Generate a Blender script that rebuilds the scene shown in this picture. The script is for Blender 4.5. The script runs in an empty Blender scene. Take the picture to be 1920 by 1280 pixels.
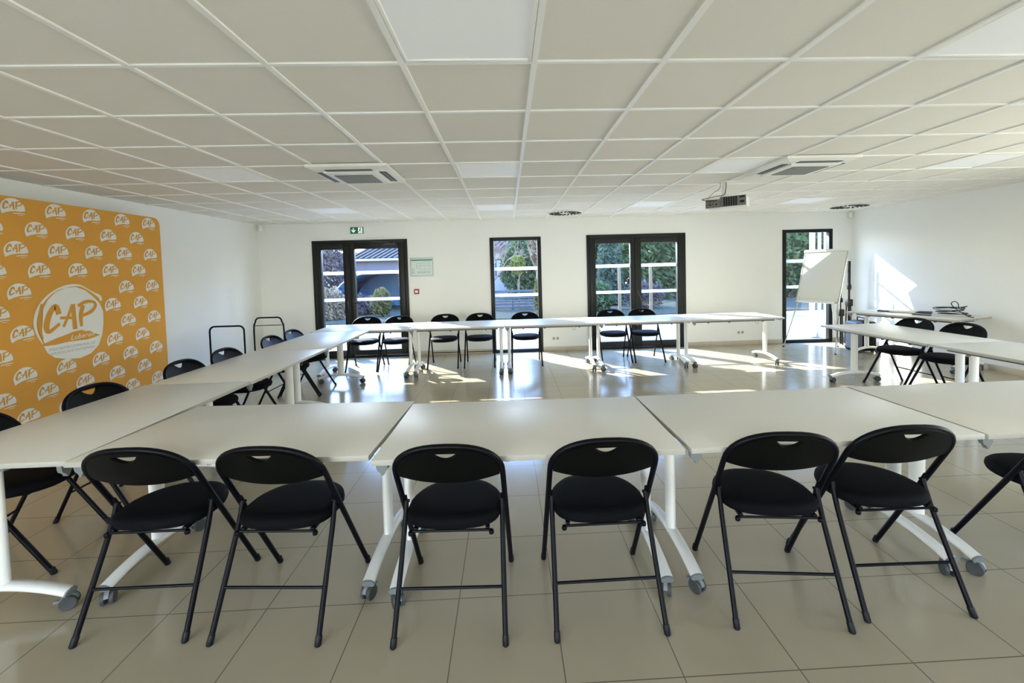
import bpy, bmesh, math, random
from mathutils import Matrix, Vector
random.seed(7)
SC = bpy.context.scene
COL = SC.collection
PI = math.pi

# ------------------------------------------------------------------ camera
EYE = 1.561
ROT = ((0.9989675, -0.0366918, -0.0267887), (-0.0282959, -0.0411910, -0.9987505), (0.0355425, 0.9984773, -0.0421867))
cd = bpy.data.cameras.new('camera'); cam = bpy.data.objects.new('camera', cd); COL.objects.link(cam)
rt, dn, fw = [Vector(r) for r in ROT]
m = Matrix.Identity(4)
for k in range(3):
    m[k][0] = rt[k]; m[k][1] = -dn[k]; m[k][2] = -fw[k]
m[2][3] = EYE
cam.matrix_world = m
cd.sensor_fit = 'HORIZONTAL'; cd.sensor_width = 36.0
cd.lens = 798.14 / 1920 * 36
cd.shift_x = -(979.2 - 960) / 1920
cd.shift_y = -(640 - 538.8) / 1920
cd.clip_start = 0.05; cd.clip_end = 400
SC.camera = cam

# ------------------------------------------------------------------ sky, sun, window daylight, exposure
SUN_DIR = Vector((0.828, -1.0, -0.68)).normalized()
world = bpy.data.worlds.new('sky'); SC.world = world; world.use_nodes = True
nt = world.node_tree; nt.nodes.clear()
wo = nt.nodes.new('ShaderNodeOutputWorld'); bg = nt.nodes.new('ShaderNodeBackground')
tc = nt.nodes.new('ShaderNodeTexCoord'); sep = nt.nodes.new('ShaderNodeSeparateXYZ'); cr = nt.nodes.new('ShaderNodeValToRGB')
nt.links.new(tc.outputs['Generated'], sep.inputs[0]); nt.links.new(sep.outputs['Z'], cr.inputs[0])
el = cr.color_ramp.elements
el[0].position = 0.0; el[0].color = (1.0, 0.945, 0.80, 1)
el[1].position = 1.0; el[1].color = (0.14, 0.32, 0.80, 1)
e = el.new(0.10); e.color = (0.98, 0.94, 0.83, 1)
e = el.new(0.24); e.color = (0.34, 0.53, 0.95, 1)
nt.links.new(cr.outputs[0], bg.inputs[0]); bg.inputs[1].default_value = 11.5
nt.links.new(bg.outputs[0], wo.inputs[0])
sd = bpy.data.lights.new('sun', 'SUN'); sd.energy = 16; sd.angle = 0.009; sd.color = (1.0, 0.965, 0.90)
sun = bpy.data.objects.new('sun', sd); COL.objects.link(sun)
sun.rotation_euler = SUN_DIR.to_track_quat('-Z', 'Y').to_euler(); sun.location = (-20, 30, 20)

def portal(name, loc, normal, w, h):
    d = bpy.data.lights.new(name, 'AREA'); d.shape = 'RECTANGLE'; d.size = w; d.size_y = h; d.cycles.is_portal = True
    o = bpy.data.objects.new(name, d); COL.objects.link(o); o.location = loc
    o.rotation_euler = Vector(normal).to_track_quat('-Z', 'Y').to_euler()
    return o
SC.view_settings.view_transform = 'Standard'; SC.view_settings.look = 'None'
SC.view_settings.exposure = 0.92; SC.view_settings.gamma = 1.0; SC.view_settings.use_curve_mapping = False
SC.cycles.use_denoising = True
SC.cycles.max_bounces = 16; SC.cycles.diffuse_bounces = 8; SC.cycles.transparent_max_bounces = 24
SC.cycles.sample_clamp_indirect = 8

# room box (metres, camera above the origin)
XL, XR, YB, YF, ZC = -4.525, 6.65, 8.0, -5.0, 2.503
WT = 0.22

# ------------------------------------------------------------------ materials
def mat(name, col, rough=0.5, metal=0.0, noise=0.0, nscale=8.0, bump=0.0, bscale=200.0, spec=0.5, coat=0.0, emit=None, estr=0.0, stretch=None):
    M = bpy.data.materials.new(name); M.use_nodes = True
    t = M.node_tree; b = t.nodes['Principled BSDF']
    b.inputs['Base Color'].default_value = (*col, 1); b.inputs['Roughness'].default_value = rough
    b.inputs['Metallic'].default_value = metal; b.inputs['Specular IOR Level'].default_value = spec
    b.inputs['Coat Weight'].default_value = coat
    if emit:
        b.inputs['Emission Color'].default_value = (*emit, 1); b.inputs['Emission Strength'].default_value = estr
    co = t.nodes.new('ShaderNodeTexCoord')
    src = co.outputs['Object']
    if stretch:
        mp = t.nodes.new('ShaderNodeMapping'); mp.inputs['Scale'].default_value = stretch
        t.links.new(src, mp.inputs[0]); src = mp.outputs[0]
    if noise:
        n = t.nodes.new('ShaderNodeTexNoise'); n.inputs['Scale'].default_value = nscale; n.inputs['Detail'].default_value = 4
        t.links.new(src, n.inputs['Vector'])
        mr = t.nodes.new('ShaderNodeMapRange'); mr.inputs['To Min'].default_value = 1 - noise; mr.inputs['To Max'].default_value = 1 + noise
        t.links.new(n.outputs[0], mr.inputs[0])
        mx = t.nodes.new('ShaderNodeMix'); mx.data_type = 'RGBA'; mx.blend_type = 'MULTIPLY'; mx.inputs[0].default_value = 1
        mx.inputs[6].default_value = (*col, 1); t.links.new(mr.outputs[0], mx.inputs[7])
        t.links.new(mx.outputs[2], b.inputs['Base Color'])
    if bump:
        n2 = t.nodes.new('ShaderNodeTexNoise'); n2.inputs['Scale'].default_value = bscale; n2.inputs['Detail'].default_value = 3
        t.links.new(src, n2.inputs['Vector'])
        bp = t.nodes.new('ShaderNodeBump'); bp.inputs['Strength'].default_value = bump; bp.inputs['Distance'].default_value = 0.002
        t.links.new(n2.outputs[0], bp.inputs['Height']); t.links.new(bp.outputs[0], b.inputs['Normal'])
    return M

M_WALL = mat('wall_paint', (0.79, 0.79, 0.755), 0.75, noise=0.015, nscale=2.0, bump=0.25, bscale=160)
M_TILE = mat('ceiling_tile', (0.77, 0.74, 0.67), 0.9, noise=0.03, nscale=3.0, bump=0.4, bscale=120)
M_GRID = mat('ceiling_grid_white', (0.86, 0.85, 0.81), 0.4, noise=0.01)
M_BASE = mat('skirting_tile', (0.50, 0.44, 0.35), 0.35, noise=0.08, nscale=5)
M_ALU = mat('anthracite_aluminium', (0.007, 0.008, 0.007), 0.42, noise=0.05, nscale=20, spec=0.3)
M_HANDLE = mat('black_handle', (0.01, 0.01, 0.01), 0.35, noise=0.05)
M_TOP = mat('table_laminate', (0.735, 0.725, 0.675), 0.38, noise=0.02, nscale=3, spec=0.45)
M_EDGE_SHADED = mat('table_edge_shaded', (0.42, 0.41, 0.37), 0.45, noise=0.03)  # grey-beige band, darkened to carry the shade on edges facing the viewer
M_WMET = mat('white_metal', (0.78, 0.78, 0.75), 0.35, noise=0.02, spec=0.5)
M_RAIL = mat('dark_rail', (0.10, 0.10, 0.10), 0.45, noise=0.06)
M_GREY = mat('grey_plastic', (0.17, 0.19, 0.195), 0.45, noise=0.08, nscale=30)
M_DGREY = mat('dark_grey_rubber', (0.045, 0.05, 0.052), 0.55, noise=0.1, nscale=40)
M_BTUBE = mat('black_tube', (0.0025, 0.0025, 0.005), 0.42, noise=0.1, nscale=20, spec=0.13)
M_BPLAST = mat('black_backrest_plastic', (0.002, 0.0024, 0.0024), 0.47, noise=0.1, bump=0.2, bscale=300, spec=0.10)
M_BSEAT = mat('black_seat_fabric', (0.0025, 0.0025, 0.004), 0.75, noise=0.2, nscale=60, bump=0.5, bscale=500, spec=0.10)
M_WIRE = mat('grey_wire', (0.25, 0.25, 0.24), 0.4, metal=0.6, noise=0.05)
M_ORANGE = mat('orange_fabric', (0.65, 0.32, 0.058), 0.8, noise=0.05, nscale=3, bump=0.4, bscale=400, spec=0.2)
M_PWHITE = mat('print_white', (0.72, 0.71, 0.66), 0.8, noise=0.02, spec=0.2)
M_PORANGE = mat('print_orange', (0.60, 0.29, 0.05), 0.8, noise=0.04, spec=0.2)
M_PGREY = mat('print_grey', (0.42, 0.41, 0.40), 0.8, noise=0.04, spec=0.2)
M_DIFF = mat('light_diffuser', (0.86, 0.87, 0.87), 0.5, noise=0.01, emit=(1, 1, 1), estr=0.03)
M_ACW = mat('ac_white', (0.80, 0.79, 0.74), 0.4, noise=0.02)
M_ACD = mat('ac_dark_slot', (0.03, 0.03, 0.03), 0.6, noise=0.05)
M_ACG = mat('ac_grille', (0.30, 0.30, 0.27), 0.6, noise=0.05)
M_GREEN = mat('sign_green', (0.0, 0.16, 0.075), 0.4, noise=0.03)
M_SIGNW = mat('sign_white', (0.85, 0.90, 0.86), 0.4, noise=0.01, emit=(0.9, 1, 0.95), estr=0.25)
M_RED = mat('alarm_red', (0.32, 0.015, 0.02), 0.4, noise=0.05)
M_PAPER = mat('plan_paper', (0.55, 0.63, 0.60), 0.3, noise=0.02)
M_PLAN = mat('plan_ink', (0.22, 0.30, 0.28), 0.5, noise=0.05)
M_PLANF = mat('plan_frame', (0.42, 0.47, 0.44), 0.35, metal=0.4, noise=0.03)
M_BOARD = mat('whiteboard', (0.70, 0.70, 0.63), 0.22, noise=0.01)
M_STEEL = mat('brushed_steel', (0.50, 0.50, 0.47), 0.35, metal=0.8, noise=0.04)
M_PROJ_SHADED = mat('projector_grey_shaded', (0.14, 0.14, 0.125), 0.5, noise=0.05)  # panel grey darkened: shade of the side turned from the far windows
M_PROJW = mat('projector_white', (0.75, 0.75, 0.71), 0.5, noise=0.03)
M_BLK = mat('black_plastic', (0.006, 0.006, 0.008), 0.5, noise=0.08, spec=0.25)
M_NAVY = mat('navy_plastic', (0.030, 0.035, 0.10), 0.35, noise=0.06)
M_CASE = mat('grey_case', (0.15, 0.165, 0.185), 0.45, noise=0.08)
M_COL = mat('white_column', (0.45, 0.45, 0.46), 0.6, noise=0.03)

def floor_mat():
    M = bpy.data.materials.new('floor_tiles'); M.use_nodes = True; t = M.node_tree; b = t.nodes['Principled BSDF']
    co = t.nodes.new('ShaderNodeTexCoord'); sp = t.nodes.new('ShaderNodeSeparateXYZ'); t.links.new(co.outputs['Object'], sp.inputs[0])
    def line(axis, off):
        a = t.nodes.new('ShaderNodeMath'); a.operation = 'SUBTRACT'; t.links.new(sp.outputs[axis], a.inputs[0]); a.inputs[1].default_value = off
        d = t.nodes.new('ShaderNodeMath'); d.operation = 'DIVIDE'; t.links.new(a.outputs[0], d.inputs[0]); d.inputs[1].default_value = 0.45
        f = t.nodes.new('ShaderNodeMath'); f.operation = 'FRACT'; t.links.new(d.outputs[0], f.inputs[0])
        p = t.nodes.new('ShaderNodeMath'); p.operation = 'PINGPONG'; t.links.new(d.outputs[0], p.inputs[0]); p.inputs[1].default_value = 0.5
        l = t.nodes.new('ShaderNodeMath'); l.operation = 'LESS_THAN'; t.links.new(p.outputs[0], l.inputs[0]); l.inputs[1].default_value = 0.0052
        fl = t.nodes.new('ShaderNodeMath'); fl.operation = 'FLOOR'; t.links.new(d.outputs[0], fl.inputs[0])
        return l, fl
    lx, fx = line('X', -0.27); ly, fy = line('Y', 1.98)
    mxl = t.nodes.new('ShaderNodeMath'); mxl.operation = 'MAXIMUM'; t.links.new(lx.outputs[0], mxl.inputs[0]); t.links.new(ly.outputs[0], mxl.inputs[1])
    cb = t.nodes.new('ShaderNodeCombineXYZ'); t.links.new(fx.outputs[0], cb.inputs[0]); t.links.new(fy.outputs[0], cb.inputs[1])
    wn = t.nodes.new('ShaderNodeTexWhiteNoise'); t.links.new(cb.outputs[0], wn.inputs['Vector'])
    ns = t.nodes.new('ShaderNodeTexNoise'); ns.inputs['Scale'].default_value = 3.5; ns.inputs['Detail'].default_value = 2; t.links.new(co.outputs['Object'], ns.inputs['Vector'])
    ad = t.nodes.new('ShaderNodeMath'); ad.operation = 'MULTIPLY_ADD'; t.links.new(wn.outputs['Value'], ad.inputs[0]); ad.inputs[1].default_value = 0.25; t.links.new(ns.outputs[0], ad.inputs[2])
    rp = t.nodes.new('ShaderNodeValToRGB'); t.links.new(ad.outputs[0], rp.inputs[0])
    rp.color_ramp.elements[0].position = 0.1; rp.color_ramp.elements[0].color = (0.40, 0.345, 0.24, 1)
    rp.color_ramp.elements[1].position = 1.0; rp.color_ramp.elements[1].color = (0.44, 0.38, 0.27, 1)
    mx = t.nodes.new('ShaderNodeMix'); mx.data_type = 'RGBA'; t.links.new(mxl.outputs[0], mx.inputs[0]); t.links.new(rp.outputs[0], mx.inputs[6]); mx.inputs[7].default_value = (0.17, 0.145, 0.10, 1)
    t.links.new(mx.outputs[2], b.inputs['Base Color'])
    ro = t.nodes.new('ShaderNodeMapRange'); t.links.new(ns.outputs[0], ro.inputs[0]); ro.inputs['To Min'].default_value = 0.16; ro.inputs['To Max'].default_value = 0.19
    t.links.new(ro.outputs[0], b.inputs['Roughness'])
    b.inputs['Specular IOR Level'].default_value = 0.65
    return M
M_FLOOR = floor_mat()

def glass_mat():
    M = bpy.data.materials.new('window_glass'); M.use_nodes = True; t = M.node_tree; t.nodes.clear()
    o = t.nodes.new('ShaderNodeOutputMaterial'); tr = t.nodes.new('ShaderNodeBsdfTransparent'); gl = t.nodes.new('ShaderNodeBsdfGlossy')
    tr.inputs[0].default_value = (0.90, 0.93, 0.93, 1); gl.inputs['Roughness'].default_value = 0.02
    mx = t.nodes.new('ShaderNodeMixShader'); mx.inputs[0].default_value = 0.03; t.links.new(tr.outputs[0], mx.inputs[1]); t.links.new(gl.outputs[0], mx.inputs[2])
    t.links.new(mx.outputs[0], o.inputs[0]); return M
M_GLASS = glass_mat()
def strip_mat():
    M = bpy.data.materials.new('frosted_strip'); M.use_nodes = True; t = M.node_tree; t.nodes.clear()
    o = t.nodes.new('ShaderNodeOutputMaterial'); df = t.nodes.new('ShaderNodeBsdfDiffuse'); tl = t.nodes.new('ShaderNodeBsdfTranslucent')
    df.inputs[0].default_value = (0.8, 0.85, 0.9, 1); tl.inputs[0].default_value = (0.75, 0.82, 0.9, 1)
    mx = t.nodes.new('ShaderNodeMixShader'); mx.inputs[0].default_value = 0.6; t.links.new(df.outputs[0], mx.inputs[1]); t.links.new(tl.outputs[0], mx.inputs[2])
    t.links.new(mx.outputs[0], o.inputs[0]); return M
M_STRIP = strip_mat()
def leaf_mat(name, c1, c2, tl=0.35):
    M = bpy.data.materials.new(name); M.use_nodes = True; t = M.node_tree; t.nodes.clear()
    o = t.nodes.new('ShaderNodeOutputMaterial'); df = t.nodes.new('ShaderNodeBsdfDiffuse'); ts = t.nodes.new('ShaderNodeBsdfTranslucent')
    co = t.nodes.new('ShaderNodeTexCoord'); n = t.nodes.new('ShaderNodeTexNoise'); n.inputs['Scale'].default_value = 2.5; n.inputs['Detail'].default_value = 5
    t.links.new(co.outputs['Object'], n.inputs['Vector'])
    r = t.nodes.new('ShaderNodeValToRGB'); r.color_ramp.elements[0].position = 0.3; r.color_ramp.elements[0].color = (*c1, 1)
    r.color_ramp.elements[1].position = 0.7; r.color_ramp.elements[1].color = (*c2, 1); t.links.new(n.outputs[0], r.inputs[0])
    t.links.new(r.outputs[0], df.inputs[0]); t.links.new(r.outputs[0], ts.inputs[0])
    mx = t.nodes.new('ShaderNodeMixShader'); mx.inputs[0].default_value = tl; t.links.new(df.outputs[0], mx.inputs[1]); t.links.new(ts.outputs[0], mx.inputs[2])
    t.links.new(mx.outputs[0], o.inputs[0]); return M
L_DARK = leaf_mat('evergreen_leaves', (0.030, 0.050, 0.030), (0.075, 0.115, 0.055))
L_CYP = leaf_mat('cypress_leaves', (0.035, 0.055, 0.045), (0.060, 0.090, 0.070))
L_OLIVE = leaf_mat('olive_leaves', (0.055, 0.058, 0.025), (0.105, 0.10, 0.045))
L_GREY = leaf_mat('grey_winter_twigs', (0.045, 0.042, 0.045), (0.11, 0.10, 0.105))
L_YEL = leaf_mat('yellow_green_leaves', (0.07, 0.085, 0.02), (0.13, 0.14, 0.045))
L_PALE = leaf_mat('dry_pale_leaves', (0.10, 0.085, 0.06), (0.20, 0.17, 0.13))
M_BARK = mat('bark', (0.12, 0.09, 0.07), 0.9, noise=0.3, nscale=6, bump=0.6, bscale=30)
M_STAKE = mat('pale_stake_wood', (0.085, 0.062, 0.034), 0.9, noise=0.12, nscale=10, stretch=(8, 8, 1))
M_GROUND = mat('sunlit_gravel', (0.21, 0.18, 0.14), 0.95, noise=0.14, nscale=0.8, bump=0.5, bscale=40, spec=0.0)
M_ROOF = mat('corrugated_roof', (0.045, 0.048, 0.052), 0.9, noise=0.06, nscale=1.5, spec=0.05)
M_ROOFD = mat('dark_roof_sheet', (0.010, 0.012, 0.018), 0.95, noise=0.06, spec=0.0)
M_HOUSE = mat('lavender_render', (0.065, 0.065, 0.088), 0.9, noise=0.06, nscale=1.5)
M_REDR = mat('red_brick_band', (0.15, 0.045, 0.04), 0.85, noise=0.1, nscale=4)
M_TARP = mat('blue_tarp', (0.022, 0.10, 0.25), 0.8, noise=0.25, nscale=2)
M_PIPE = mat('pale_pipe', (0.20, 0.21, 0.23), 0.5, noise=0.05)
M_FENCE = mat('weathered_fence', (0.035, 0.04, 0.048), 0.85, noise=0.2, nscale=4, stretch=(1, 1, 10))
M_CARG = mat('car_glass', (0.06, 0.09, 0.11), 0.08, noise=0.02)
M_PLASTW = mat('white_plastic', (0.74, 0.74, 0.70), 0.4, noise=0.02)
M_SOIL = mat('dry_planting_bed', (0.045, 0.045, 0.035), 0.95, noise=0.3, nscale=3, bump=0.6, bscale=20, spec=0.0)

# ------------------------------------------------------------------ mesh helpers
class MB:
    def __init__(s): s.bm = bmesh.new()
    def _merge(s, bm, mi, M=None):
        if M is not None: bmesh.ops.transform(bm, matrix=M, verts=bm.verts)
        vs = [s.bm.verts.new(v.co) for v in bm.verts]
        bm.verts.index_update()
        for f in bm.faces:
            try:
                nf = s.bm.faces.new([vs[v.index] for v in f.verts]); nf.material_index = mi
            except ValueError: pass
        bm.free()
    def box(s, c, size, mi=0, bev=0.0, M=None, seg=2):
        bm = bmesh.new(); bmesh.ops.create_cube(bm, size=1)
        bmesh.ops.scale(bm, vec=size, verts=bm.verts)
        if bev: bmesh.ops.bevel(bm, geom=list(bm.edges), offset=min(bev, min(size) * 0.49), segments=seg, affect='EDGES', profile=0.5)
        T = Matrix.Translation(c)
        s._merge(bm, mi, (M @ T) if M is not None else T); return s
    def bar(s, a, b, w, h, mi=0, bev=0.0, up=(0, 0, 1)):
        a = Vector(a); b = Vector(b); d = b - a; L = d.length; z = d.normalized()
        u = Vector(up)
        if abs(u.dot(z)) > 0.98: u = Vector((1, 0, 0))
        x = u.cross(z).normalized(); y = z.cross(x)
        R = Matrix((x, y, z)).transposed().to_4x4(); R.translation = (a + b) / 2
        return s.box((0, 0, 0), (w, h, L), mi, bev, M=R)
    def tube(s, pts, r, mi=0, n=10, r2=None, caps=True, closed=False, up=None):
        pts = [Vector(p) for p in pts]; N = len(pts)
        rs = r if isinstance(r, (list, tuple)) else [r] * N
        tan = []
        for i in range(N):
            if closed: d = pts[(i + 1) % N] - pts[i - 1]
            else: d = pts[min(i + 1, N - 1)] - pts[max(i - 1, 0)]
            tan.append(d.normalized())
        u = Vector(up) if up else (Vector((0, 0, 1)) if abs(tan[0].z) < 0.9 else Vector((1, 0, 0)))
        x = (u - tan[0] * u.dot(tan[0])).normalized()
        rings = []
        for i in range(N):
            if up:
                x = (Vector(up) - tan[i] * Vector(up).dot(tan[i])).normalized()
            else:
                x = (x - tan[i] * x.dot(tan[i])).normalized()
            y = tan[i].cross(x); k = r2 / rs[0] if r2 else 1
            rings.append([s.bm.verts.new(pts[i] + x * (rs[i] * math.cos(2 * PI * j / n)) + y * (rs[i] * k * math.sin(2 * PI * j / n))) for j in range(n)])
        lim = N if closed else N - 1
        for i in range(lim):
            A = rings[i]; B = rings[(i + 1) % N]
            for j in range(n):
                f = s.bm.faces.new((A[j], A[(j + 1) % n], B[(j + 1) % n], B[j])); f.material_index = mi
        if caps and not closed:
            f = s.bm.faces.new(rings[0][::-1]); f.material_index = mi
            f = s.bm.faces.new(rings[-1]); f.material_index = mi
        return s
    def lathe(s, prof, mi=0, n=20, M=None):
        bm = bmesh.new(); rings = []
        for r, z in prof:
            if r < 1e-6: rings.append([bm.verts.new((0, 0, z))])
            else: rings.append([bm.verts.new((r * math.cos(2 * PI * j / n), r * math.sin(2 * PI * j / n), z)) for j in range(n)])
        for A, B in zip(rings, rings[1:]):
            for j in range(n):
                if len(A) == 1 and len(B) > 1: bm.faces.new((A[0], B[(j + 1) % n], B[j]))
                elif len(B) == 1 and len(A) > 1: bm.faces.new((A[j], A[(j + 1) % n], B[0]))
                elif len(A) > 1: bm.faces.new((A[j], A[(j + 1) % n], B[(j + 1) % n], B[j]))
        bmesh.ops.recalc_face_normals(bm, faces=bm.faces)
        s._merge(bm, mi, M); return s
    def prism(s, poly, th, mi=0, M=None):
        """poly: 2-D outline (x, y) extruded along +z by th"""
        bm = bmesh.new()
        a = [bm.verts.new((p[0], p[1], 0)) for p in poly]; b = [bm.verts.new((p[0], p[1], th)) for p in poly]
        n = len(poly)
        bm.faces.new(a[::-1]); bm.faces.new(b)
        for i in range(n): bm.faces.new((a[i], a[(i + 1) % n], b[(i + 1) % n], b[i]))
        bmesh.ops.recalc_face_normals(bm, faces=bm.faces)
        bmesh.ops.triangulate(bm, faces=[f for f in bm.faces if len(f.verts) > 4])
        s._merge(bm, mi, M); return s
    def poly(s, pts, mi=0):
        vs = [s.bm.verts.new(p) for p in pts]; f = s.bm.faces.new(vs); f.material_index = mi
        if len(vs) > 4: bmesh.ops.triangulate(s.bm, faces=[f])
        return s
    def loft(s, rings, mi=0, cap=True):
        R = [[s.bm.verts.new(p) for p in r] for r in rings]; n = len(R[0])
        for A, B in zip(R, R[1:]):
            for j in range(n):
                f = s.bm.faces.new((A[j], A[(j + 1) % n], B[(j + 1) % n], B[j])); f.material_index = mi
        if cap:
            for r in (R[0][::-1], R[-1]):
                f = s.bm.faces.new(r); f.material_index = mi
        return s
    def build(s, name, mats, parent=None, smooth=True, angle=0.7, recalc=True):
        if recalc: bmesh.ops.recalc_face_normals(s.bm, faces=s.bm.faces)
        me = bpy.data.meshes.new(name); s.bm.to_mesh(me); s.bm.free()
        for mm in (mats if isinstance(mats, (list, tuple)) else [mats]): me.materials.append(mm)
        if smooth:
            me.polygons.foreach_set('use_smooth', [True] * len(me.polygons)); me.set_sharp_from_angle(angle=angle)
        o = bpy.data.objects.new(name, me); COL.objects.link(o)
        if parent: o.parent = parent
        return o

def thing(name, label, cat, loc=(0, 0, 0), rz=0.0, group=None):
    o = bpy.data.objects.new(name, None); COL.objects.link(o); o.empty_display_size = 0.1
    o.location = loc; o.rotation_euler = (0, 0, rz); tag(o, label, cat, group); return o
def tag(o, label, cat, group=None, kind=None):
    o['label'] = label; o['category'] = cat
    if group: o['group'] = group
    if kind: o['kind'] = kind
    return o
def structure(o, label=None):
    o['kind'] = 'structure'
    if label: o['label'] = label
    return o
def copy_tree(o, parent=None):
    c = o.copy(); COL.objects.link(c)
    if parent: c.parent = parent
    for ch in list(o.children): copy_tree(ch, c)
    return c

# ------------------------------------------------------------------ room shell
# openings: back wall (x0, x1, ztop)
OPEN_B = [(-3.565, -1.830, 2.185), (-0.305, 0.655, 2.17), (1.515, 3.405, 2.175), (5.295, 6.280, 2.185)]
OPEN_F = [(-4.2, -1.0, 2.35), (1.8, 3.9, 2.35)]      # unseen windows added behind the camera to let in more daylight
OPEN_R = [(-0.1, 1.4, 2.35), (2.3, 3.3, 2.35)]                      # unseen bays added in the right wall to brighten the room

def wall_run(name, axis, pos, thick, a, b, opens, label):
    mb = MB()
    def seg(u0, u1, z0, z1):
        if axis == 'x': mb.box(((u0 + u1) / 2, pos + thick / 2, (z0 + z1) / 2), (u1 - u0, abs(thick), z1 - z0))
        else: mb.box((pos + thick / 2, (u0 + u1) / 2, (z0 + z1) / 2), (abs(thick), u1 - u0, z1 - z0))
    u = a
    for (o0, o1, zt) in opens:
        seg(u, o0, 0, ZC + 0.1); seg(o0, o1, zt, ZC + 0.1); u = o1
    seg(u, b, 0, ZC + 0.1)
    return structure(mb.build(name, M_WALL, smooth=False), label)
wall_run('wall_back', 'x', YB, WT, XL - WT, XR + WT, OPEN_B, 'white painted far wall with the glazed doors and windows')
wall_run('wall_front', 'x', YF, -WT, XL - WT, XR + WT, OPEN_F, 'white wall behind the viewer with added wide windows')
OPEN_L = [(-4.7, -1.9, 2.35)]                                          # unseen bay added in the left wall, lifts the light on that side
wall_run('wall_left', 'y', XL, -WT, YF, YB, OPEN_L, 'plain white left wall')
wall_run('wall_right', 'y', XR, WT, YF, YB, OPEN_R, 'plain white right wall')
structure(MB().box(((XL + XR) / 2, (YF + YB) / 2, -0.05), (XR - XL + 2 * WT, YB - YF + 2 * WT, 0.1)).build('floor', M_FLOOR, smooth=False), 'beige square floor tiles')

# suspended ceiling: recessed tiles and white T bars, lights and cassettes take the place of tiles
CX0, CY0, CT = 0.154, 1.983, 0.6
LIGHT_T = [(i, j) for j in (-1, 3, 7) for i in (-5, -1, 3, 7) if (i, j) not in ((-5, -1), (7, -1))]
AC_T = [(-3, 3), (4, 3)]
cb = MB()
ZT = ZC + 0.012
cb.box(((XL + XR) / 2, (YF + YB) / 2, ZC + 0.08), (XR - XL + 0.4, YB - YF + 0.4, 0.06), 0)
def clampx(v): return max(XL, min(XR, v))
def clampy(v): return max(YF, min(YB, v))
for i in range(-9, 12):
    for j in range(-13, 11):
        if (i, j) in LIGHT_T or (i, j) in AC_T: continue
        x0, x1 = clampx(CX0 + i * CT + 0.012), clampx(CX0 + (i + 1) * CT - 0.012)
        y0, y1 = clampy(CY0 + j * CT + 0.012), clampy(CY0 + (j + 1) * CT - 0.012)
        if x1 - x0 < 0.01 or y1 - y0 < 0.01: continue
        cb.box(((x0 + x1) / 2, (y0 + y1) / 2, ZT - 0.005 + 0.015), (x1 - x0, y1 - y0, 0.03), 0)
for i in range(-8, 12):
    x = CX0 + i * CT
    if XL < x < XR: cb.box((x, (YF + YB) / 2, ZC + 0.014), (0.026, YB - YF, 0.032), 1)
for j in range(-12, 11):
    y = CY0 + j * CT
    if YF < y < YB: cb.box(((XL + XR) / 2, y, ZC + 0.0145), (XR - XL, 0.022, 0.031), 1)
structure(cb.build('ceiling', [M_TILE, M_GRID], smooth=False), 'suspended ceiling of off-white square tiles in a white grid')

def skirt(name, a, b, axis, pos, into):
    mb = MB(); n = max(1, round((b - a) / 0.45)); L = (b - a) / n
    for k in range(n):
        u = a + (k + 0.5) * L
        if axis == 'x': mb.box((u, pos + into * 0.005, 0.042), (L - 0.003, 0.01, 0.084), bev=0.002)
        else: mb.box((pos + into * 0.005, u, 0.042), (0.01, L - 0.003, 0.084), bev=0.002)
    return mb
mbb = MB()
prev = XL
for (o0, o1, zt) in OPEN_B + [(XR, XR, 0)]:
    if o0 - prev > 0.02:
        n = max(1, round((o0 - prev) / 0.45)); L = (o0 - prev) / n
        for k in range(n): mbb.box((prev + (k + .5) * L, YB - 0.005, 0.042), (L - .003, .01, .084), bev=.002)
    prev = o1
structure(mbb.build('baseboard_back', M_BASE), 'beige tile skirting along the far wall')
structure(skirt('r', 3.72, YB - 0.012, 'y', XR, -1).build('baseboard_right', M_BASE), 'beige tile skirting along the right wall')
structure(skirt('l', -1.88, YB - 0.012, 'y', XL, 1).build('baseboard_left', M_BASE), 'beige tile skirting along the left wall')

# ------------------------------------------------------------------ glazed doors and windows of the far wall
GY = YB + 0.03          # plane of the glass
def frame_rect(mb, x0, x1, z0, z1, w, y0, y1, wb=None, wt=None):
    wb = w if wb is None else wb; wt = w if wt is None else wt
    yc = (y0 + y1) / 2; d = y1 - y0
    mb.box((x0 + w / 2, yc, (z0 + z1) / 2), (w, d, z1 - z0), bev=.003)
    mb.box((x1 - w / 2, yc, (z0 + z1) / 2), (w, d, z1 - z0), bev=.003)
    mb.box(((x0 + x1) / 2, yc, z1 - wt / 2), (x1 - x0 - 2 * w, d, wt), bev=.003)
    mb.box(((x0 + x1) / 2, yc, z0 + wb / 2), (x1 - x0 - 2 * w, d, wb), bev=.003)
    return mb
STRIPS = [(1.058, 1.112), (1.552, 1.612)]
def pane(x0, x1, z0, z1, parent):
    MB().box(((x0 + x1) / 2, GY, (z0 + z1) / 2), (x1 - x0, .006, z1 - z0)).build('glass_pane', M_GLASS, parent, smooth=False)
    for a, b in STRIPS:
        MB().box(((x0 + x1) / 2, GY - .0045, (a + b) / 2), (x1 - x0, .002, b - a)).build('safety_strip', M_STRIP, parent, smooth=False)
def root(name, label, loc=(0, 0, 0)):
    o = bpy.data.objects.new(name, None); COL.objects.link(o); o.location = loc; structure(o, label); return o

def fixed_window(name, label, x0, x1, zt):
    r = root(name, label)
    frame_rect(MB(), x0, x1, 0, zt, .072, YB - .012, YB + .075, wb=.06, wt=.062).build('window_frame', M_ALU, r)
    pane(x0 + .07, x1 - .07, .058, zt - .06, r)
fixed_window('window_1', 'tall narrow fixed window between the two glazed doors', -.305, .655, 2.17)
fixed_window('window_2', 'tall narrow fixed window behind the flip chart', 5.295, 6.280, 2.185)

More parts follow.
